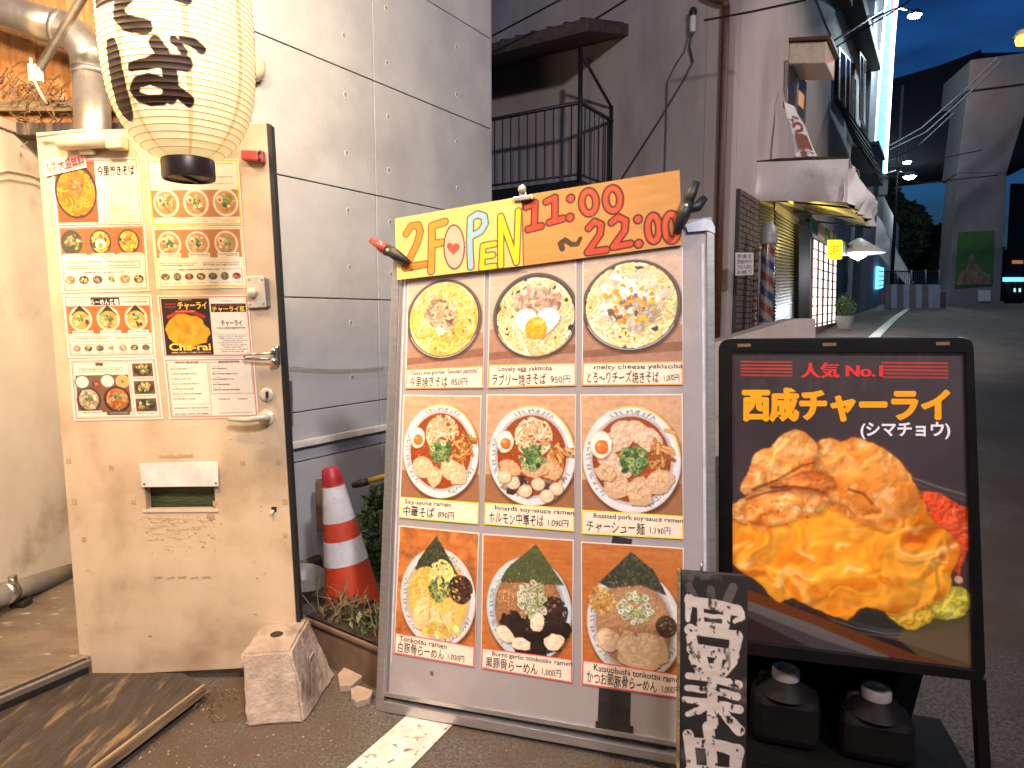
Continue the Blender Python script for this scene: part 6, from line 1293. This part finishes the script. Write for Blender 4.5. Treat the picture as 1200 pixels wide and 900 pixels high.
# ------------------------------------------------------------------ next buildings along the alley
def row(name,lbl,t0,t1,h,m,of,cat='building'):
    o=thing(name,lbl,cat,FP.pt(t0,0,0)); prism('wall',[FP.pt(t0,-.2,of),FP.pt(t1,-.2,of),FP.pt(t1,h,of),FP.pt(t0,h,of)],-N2*5,M[m],o); return o
b2=row('pale_building','pale green rendered building with a tall window behind the white awning',7.9,14.3,8.6,'house_pale',-.1)
prism('roof',[FP.pt(7.7,8.6,.35),FP.pt(14.5,8.6,.35),FP.pt(14.5,8.6,-5),FP.pt(7.7,8.6,-5)],(0,0,.25),M['roof_brown'],b2,.02)
def win(par,pts,of,glow='window_dark'):
    q=fq(pts,of); prism('window',q,-N2*.03,M['steel_dull'],par); w_=par.children[-1]
    g=sub(q,.1,.04,.9,.96); prism('pane',[p+N2*.008 for p in g],-N2*.006,M[glow],w_) if w_ else None
    prism('glazing_bar',[p+N2*.016 for p in sub(q,.46,.04,.54,.96)],-N2*.008,M['steel_dull'],w_)
win(b2,[(984,55),(997,70),(996,140),(983,118)],0); win(b2,[(999,88),(1005,96),(1004,146),(998,138)],0)
win(b2,[(977,185),(992,202),(991,228),(977,216)],.02,'glow_cyanwin')
ca=thing('jagged_awning','dark jagged-edged corrugated canopy above the pale building shopfront','canopy',FP.hit(980,140,.6))
for j in range(12):
    t0=7.95+j*.36; zc_=6.25-.02*j; prism('canopy_sheet',[FP.pt(t0,zc_,.0),FP.pt(t0+.3,zc_,.0),FP.pt(t0+.3,zc_-1.15,.75),FP.pt(t0,zc_-1.15-.08*(j%2),.75)],(0,0,.05),M['tree_dark'],ca)
sb=thing('small_balcony','small boxed balcony with a pale edge on the pale building','balcony',FP.hit(996,185,.5)); prism('balcony_box',[FP.pt(11.5,5.1,.0),FP.pt(13.6,5.1,0),FP.pt(13.6,5.1,.6),FP.pt(11.5,5.1,.6)],(0,0,.7),M['house_grey'],sb,.02); prism('balcony_edge',[FP.pt(11.45,5.82,.0),FP.pt(13.65,5.82,0),FP.pt(13.65,5.82,.65),FP.pt(11.45,5.82,.65)],(0,0,.08),M['house_pale'],sb)
b3=row('grey_building','tall dark grey building beside the glowing vertical sign',14.5,21.5,17,'house_grey',.1)
win(b3,[(1008,60),(1015,70),(1014,150),(1008,140)],.13)
sa=thing('side_awning','pale sloping awning hanging below the glowing sign','awning',FP.hit(1040,280,.8))
c0=FP.uv(FP.hit(1027,262,.1))[0]
cloth('awning_sheet',[FP.pt(c0,FP.hit(1027,250,.1).z,.1),FP.pt(c0+2.6,FP.hit(1027,250,.1).z,.1),FP.pt(c0+2.6,FP.hit(1045,292,1.2).z-.3,1.25),FP.pt(c0,FP.hit(1045,292,1.2).z-.3,1.25)],'awning',10,8,.04,sa,6)
cloth('awning_flap',[FP.pt(c0,FP.hit(1027,250,.1).z,.1),FP.pt(c0,FP.hit(1045,292,1.2).z-.3,1.25),FP.pt(c0,FP.hit(1045,292,1.2).z-.6,1.25),FP.pt(c0,FP.hit(1027,295,.1).z,.1)],'awning',8,6,.04,sa,8)
b4=row('far_building','low dark building at the end of the alley with a blue lit sign',21.7,34,6.2,'house_grey',0)
bl=thing('blue_sign','small blue illuminated sign on the far building','sign',FP.hit(1033,325,.3)); q=fq([(1030,312),(1036,314),(1035,337),(1029,339)],.25); prism('sign_face',q,-N2*.1,M['glow_blue'],bl)
for j in range(4): prism('sign_bar',[p+N2*.01 for p in sub(q,0,.18+.22*j,1,.22+.22*j)],-N2*.01,M['ink'],bl)
# vertical glowing sign (edge of an illuminated sign box)
vs_=thing('vertical_sign','tall glowing cyan-white vertical sign projecting from the grey building','sign',FP.hit(1030,200,.6))
pz0=FP.hit(1030,203,.7).z
q=[at_y(1022,200,22.5),at_y(1037,203,22.5),at_y(1051,-10,22.5),at_y(1040,-20,22.5)]
prism('sign_box',[p+Vector((0,.02,0)) for p in q],(.15,.8,0),M['white_metal'],vs_); prism('sign_face',q,(0,.03,0),M['glow_neon'],vs_)
tube('neon_edge',[at_y(1037.5,203,22.45),at_y(1046,60,22.45),at_y(1051.5,-10,22.45)],.05,M['glow_lamp'],vs_,6); tube('neon_edge',[at_y(1044,60,22.4),at_y(1048,35,22.4),at_y(1044,-10,22.4)],.035,M['glow_redline'],vs_,6); tube('neon_edge',[at_y(1022,200,22.45),at_y(1040,-20,22.45)],.04,M['glow_lamp'],vs_,6)
for j in range(9): y=20+j*19; xx=1030+(200-y)*.075; letter('lettering','居酒屋営業中大衆'[j%8],[at_y(xx-3.5,y-5,22.44),at_y(xx+3.5,y-5,22.44),at_y(xx+3.2,y+6,22.44),at_y(xx-3.8,y+6,22.44)],M['glow_blue'],vs_,.01,0,.02)
# coil and meter boxes under it
eb=thing('electric_box','dark electric meter box under the glowing vertical sign','box',at_y(1030,215,24.5)); box('box_body',at_y(1031,218,24.7),(.45,.3,.7),M['house_grey'],eb,0,.02)

# ------------------------------------------------------------------ far end: pole, wires, lamps, viaduct, fence, trees
up=thing('utility_pole','thin utility pole with coiled cable at the end of the alley','pole',at_ground(1043,362)); pb=at_ground(1043,362); ptop=at_y(1047,100,pb.y); tube('pole_shaft',[pb,Vector((pb.x,pb.y,ptop.z))],.05,M['rail_black'],up,10,rs=[.06,.045])
kc=at_y(1041,178,pb.y-.2)
for j in range(3): tube('cable_coil',[kc+Vector((.35*math.cos(t)*(1+.1*j),0,.55*math.sin(t)*(1-.1*j)))+Vector((.1*j,0,0)) for t in np.linspace(0,6.28,17)],.02,M['cable_black'],up,5)
def wire2(pts,Y,r_,lbl,mt='cable_black'):
    P=[at_y(x,y,Y+(i*.0)) for i,(x,y) in enumerate(pts)]; o=tube('overhead_cable',P,r_,M[mt],None,5,loc=P[0]); tag(o,lbl,'cable','cables crossing the night sky')
mat('cable_lit_tone',(.10,.115,.13),rough=.6)  # paler copy of the black cable, lamp light put into its colour
wire2([(1041,172),(1080,150),(1130,106),(1168,68)],22,.028,'topmost cable in a lit colour running up from the coil to the pillar','cable_lit_tone')
wire2([(1042,176),(1085,155),(1135,110),(1172,72)],21.8,.028,'second cable in a lit colour just below the topmost one','cable_lit_tone')
wire2([(1043,187),(1075,172),(1118,132)],22,.024,'lower cable rising from the coil towards the pillar','cable_lit_tone')
wire2([(1040,196),(1070,196),(1100,186),(1150,176)],22,.018,'nearly level thin cable crossing the blue gap')
wire2([(1040,206),(1080,215),(1170,205)],22.5,.018,'lowest thin cable crossing to the pillar')
wire2([(945,78),(1000,42),(1060,5),(1075,-8)],13,.014,'long dark cable rising in front of the glowing sign')
def led(px,py,Y,s,lbl,e):
    c=at_y(px,py,Y); t=thing('street_lamp',lbl,'street lamp',c,'white street lamps'); lathe('lamp_lens',[(0,-s*.5),(s*.7,-s*.35),(s,0),(s*.7,s*.25),(0,s*.3)],c,M['glow_led'],t,16); lathe('lamp_housing',[(0,s*.9),(s*.7,s*.8),(s*1.1,s*.3),(s*1.1,0),(s,0)],c,M['house_grey'],t,16); tube('lamp_arm',[c+UP*s*.6,c+UP*s*.9+Vector((-.8*s*3,.1,.1)),c+Vector((-s*9,.1,-.2))],.04,M['house_grey'],t,6)
    if e: lamp('POINT',c-UP*(s+.15),e,(.75,.93,1),s)
led(1072,18,20,.17,'large bright white street lamp at the top of the sky',600)
led(1063,190,30,.17,'small white street lamp above the dark trees, upper of the pair',0)
led(1066,207,32,.26,'small white street lamp, lower of the pair above the trees',420)
led(1110,167,40,.06,'tiny faint lamp on the dark viaduct',0)
vd=thing('viaduct','dark elevated road deck crossing above the far end of the alley','viaduct',at_y(1110,150,34))
v=[at_y(1030,232,34)]; 
prism('deck_side',[at_y(1036,196,34),at_y(1240,176,34),at_y(1240,60,34),at_y(1150,62,34),at_y(1100,82,34),at_y(1048,96,34),at_y(1030,110,34)],(2,6,0),M['viaduct_dark'],vd)
prism('parapet',[at_y(1030,106,33.8),at_y(1048,92,33.8),at_y(1100,77,33.8),at_y(1150,58,33.8),at_y(1150,63,33.8),at_y(1100,83,33.8),at_y(1048,97,33.8),at_y(1030,111,33.8)],(0,.25,0),M['viaduct_dark'],vd)
PY=24.0
pr=thing('concrete_pillar','broad grey concrete viaduct pillar with a green poster at the right','pillar',at_y(1140,359,PY))
prism('pillar_shaft',[at_y(1110,362,PY),at_y(1172,362,PY),at_y(1180,203,PY),at_y(1122,203,PY)],(.6,1.6,0),M['pillar'],pr,.03)
prism('pillar_head',[at_y(1122,203,PY),at_y(1180,203,PY),at_y(1199,140,PY),at_y(1215,96,PY),at_y(1134,106,PY)],(.6,1.8,0),M['pillar'],pr,.03)
prism('pillar_cap',[at_y(1134,106,PY-.15),at_y(1230,94,PY-.15),at_y(1230,58,PY-.15),at_y(1138,70,PY-.15)],(.6,2.4,0),M['pillar'],pr,.02)
pst=thing('wall_poster','green poster with a pale rocky figure on the concrete pillar','poster',at_y(1143,303,PY-.05))
prism('poster_sheet',[at_y(1119,337,PY-.03),at_y(1163,334,PY-.03),at_y(1165,270,PY-.03),at_y(1123,272,PY-.03)],(0,.02,0),M['poster_green'],pst); prism('poster_figure',[at_y(x,y,PY-.05) for x,y in((1120,334),(1126,320),(1134,312),(1137,298),(1141,296),(1144,308),(1152,318),(1160,322),(1162,333))],(0,.01,0),M['poster_rock'],pst)
prism('notice_sheet',[at_y(1147,353,PY-.04),at_y(1161,353,PY-.04),at_y(1161,340,PY-.04),at_y(1147,340,PY-.04)],(0,.03,0),M['notice'],pr)
ol=thing('orange_lamp','glowing orange sodium lamp beside the top of the viaduct pillar','lamp',at_y(1198,46,22)); c=at_y(1199,46,22); lathe('lamp_globe',[(0,-.22),(.18,-.15),(.22,0),(.15,.16),(0,.2)],c,M['glow_orange'],ol,16); lathe('lamp_hood',[(.26,.1),(.2,.25),(.05,.32),(0,.33)],c,M['house_grey'],ol,16); lamp('POINT',c-Vector((.3,.6,.1)),45,(1,.42,.10),.2)
# fence
fe=thing('board_fence','fence of alternating pale and brown boards with a dark railing above, end of the alley','fence',at_y(1068,361,23)); FY=23.0
xs=[1037+7.3*i for i in range(10)]
for i,x in enumerate(xs[:-1]): prism('fence_board',[at_y(x,361.5,FY),at_y(x+7,361.5,FY),at_y(x+7,333.5,FY),at_y(x,333.5,FY)],(0,.05,0),M['fence_white' if i%2 or i>6 else 'fence_brown'],fe,.005)
for y in(318,334): tube('fence_rail',[at_y(1037,y,FY+.1),at_y(1103,y,FY+.1)],.025,M['rail_black'],fe,5)
for i in range(27): x=1038+2.4*i; tube('railing_bar',[at_y(x,334,FY+.1),at_y(x,318,FY+.1)],.012,M['rail_black'],fe,4)
for x in(1052,1068,1085,1101): tube('fence_post',[at_y(x,335,FY+.05),at_y(x,316,FY+.05)],.03,M['house_grey'],fe,6)
rb=thing('rusty_bollard','short rusty orange post at the end of the board fence','bollard',at_y(1105,361,23)); prism('post_body',[at_y(1101,361,23),at_y(1109,361,23),at_y(1109,342,23),at_y(1101,342,23)],(0,.2,0),M['fence_rust'],rb,.02)
# far trees beyond the fence
def tree(px,Y,h,rx,lbl,seed):
    p=at_ground(px,361); b=Vector(((px-600)/F*Y,Y,2.0)); t=thing('far_tree',lbl,'tree',b,'dark trees beyond the fence'); tube('trunk',[b,b+UP*h*.6],.2,M['bark'],t,8,rs=[.25,.12])
    for k in range(5): a_=k*1.3+seed; tube('limb',[b+UP*h*.4,b+UP*h*.6+Vector((rx*.5*math.cos(a_),rx*.4*math.sin(a_),h*.12))],.07,M['bark'],t,5)
    g=np.random.RandomState(seed)
    c0_=b+UP*h*.66
    for k in range(4): o_=leaves('crown',c0_+Vector((g.randn()*rx*.35,g.randn()*rx*.3,g.randn()*h*.12)),rx*.62,rx*.6,h*.26,1100,.26,M['tree_dark'],t,seed*7+k,True)
for px,Y,h,rx,lbl in((1041,42,6.6,1.7,'dark tree at the left of the blue sky gap, beside the lamps'),(1072,46,4.6,2.6,'lower dark tree in the middle of the blue sky gap'),(1112,44,7.4,1.5,'dark tree at the right of the gap, next to the pillar'),(1026,48,8.0,2.2,'tall dark tree half hidden by the side awning'),(1130,50,6,3,'dark tree behind the concrete pillar')): tree(px,Y,h,rx,lbl,int(px)%97)
hl=prism('far_bank',[at_y(1000,364,60),at_y(1900,364,60),at_y(1900,300,60),at_y(1700,316,60),at_y(1500,296,60),at_y(1300,318,60),at_y(1200,312,60),at_y(1120,316,60),at_y(1060,322,60),at_y(1000,318,60)],(0,20,0),M['tree_dark']); tag(hl,kind='structure')
# dark building right of the pillar with lit shop windows
rbld=thing('right_building','dark building at the right edge with small lit shop windows','building',at_y(1190,358,27)); prism('wall',[at_y(1176,361,27),at_y(1320,361,27),at_y(1320,215,27),at_y(1184,215,27)],(3,4,0),M['viaduct_dark'],rbld)
for x0,y0,x1,y1,m_ in((1176,325,1200,330,'glow_blue'),(1188,338,1199,342,'glow_cyanwin'),(1187,305,1199,309,'glow_room')): prism('lit_window',[at_y(x0,y1,26.9),at_y(x1,y1,26.9),at_y(x1,y0,26.9),at_y(x0,y0,26.9)],(0,.05,0),M[m_],rbld)
for x in(1186,1192,1198): tube('window_post',[at_y(x,361,26.7),at_y(x,330,26.7)],.05,M['rail_black'],rbld,5)

# ------------------------------------------------------------------ string of small bulbs over the pavement behind the photographer
sl_=thing('string_light','string of small warm bulbs hanging over the pavement in front of the signs','light',(-1.0,-.3,2.6))
a=Vector((-3.0,1.0,2.75)); b=Vector((1.6,-1.9,2.8)); P=sag(a,b,.14,26); tube('string_cable',P,.004,M['cable_black'],sl_,5)
mat('glow_bulb',(1,.8,.5),emit=(1,.80,.52),es=40)
for i in range(1,26,2): lathe('bulb',[(0,-.075),(.02,-.06),(.027,-.04),(.018,-.015),(.012,0)],P[i],M['glow_bulb'],sl_,12); lathe('bulb_socket',[(.014,-.012),(.014,.02),(0,.02)],P[i],M['tool_black'],sl_,10)
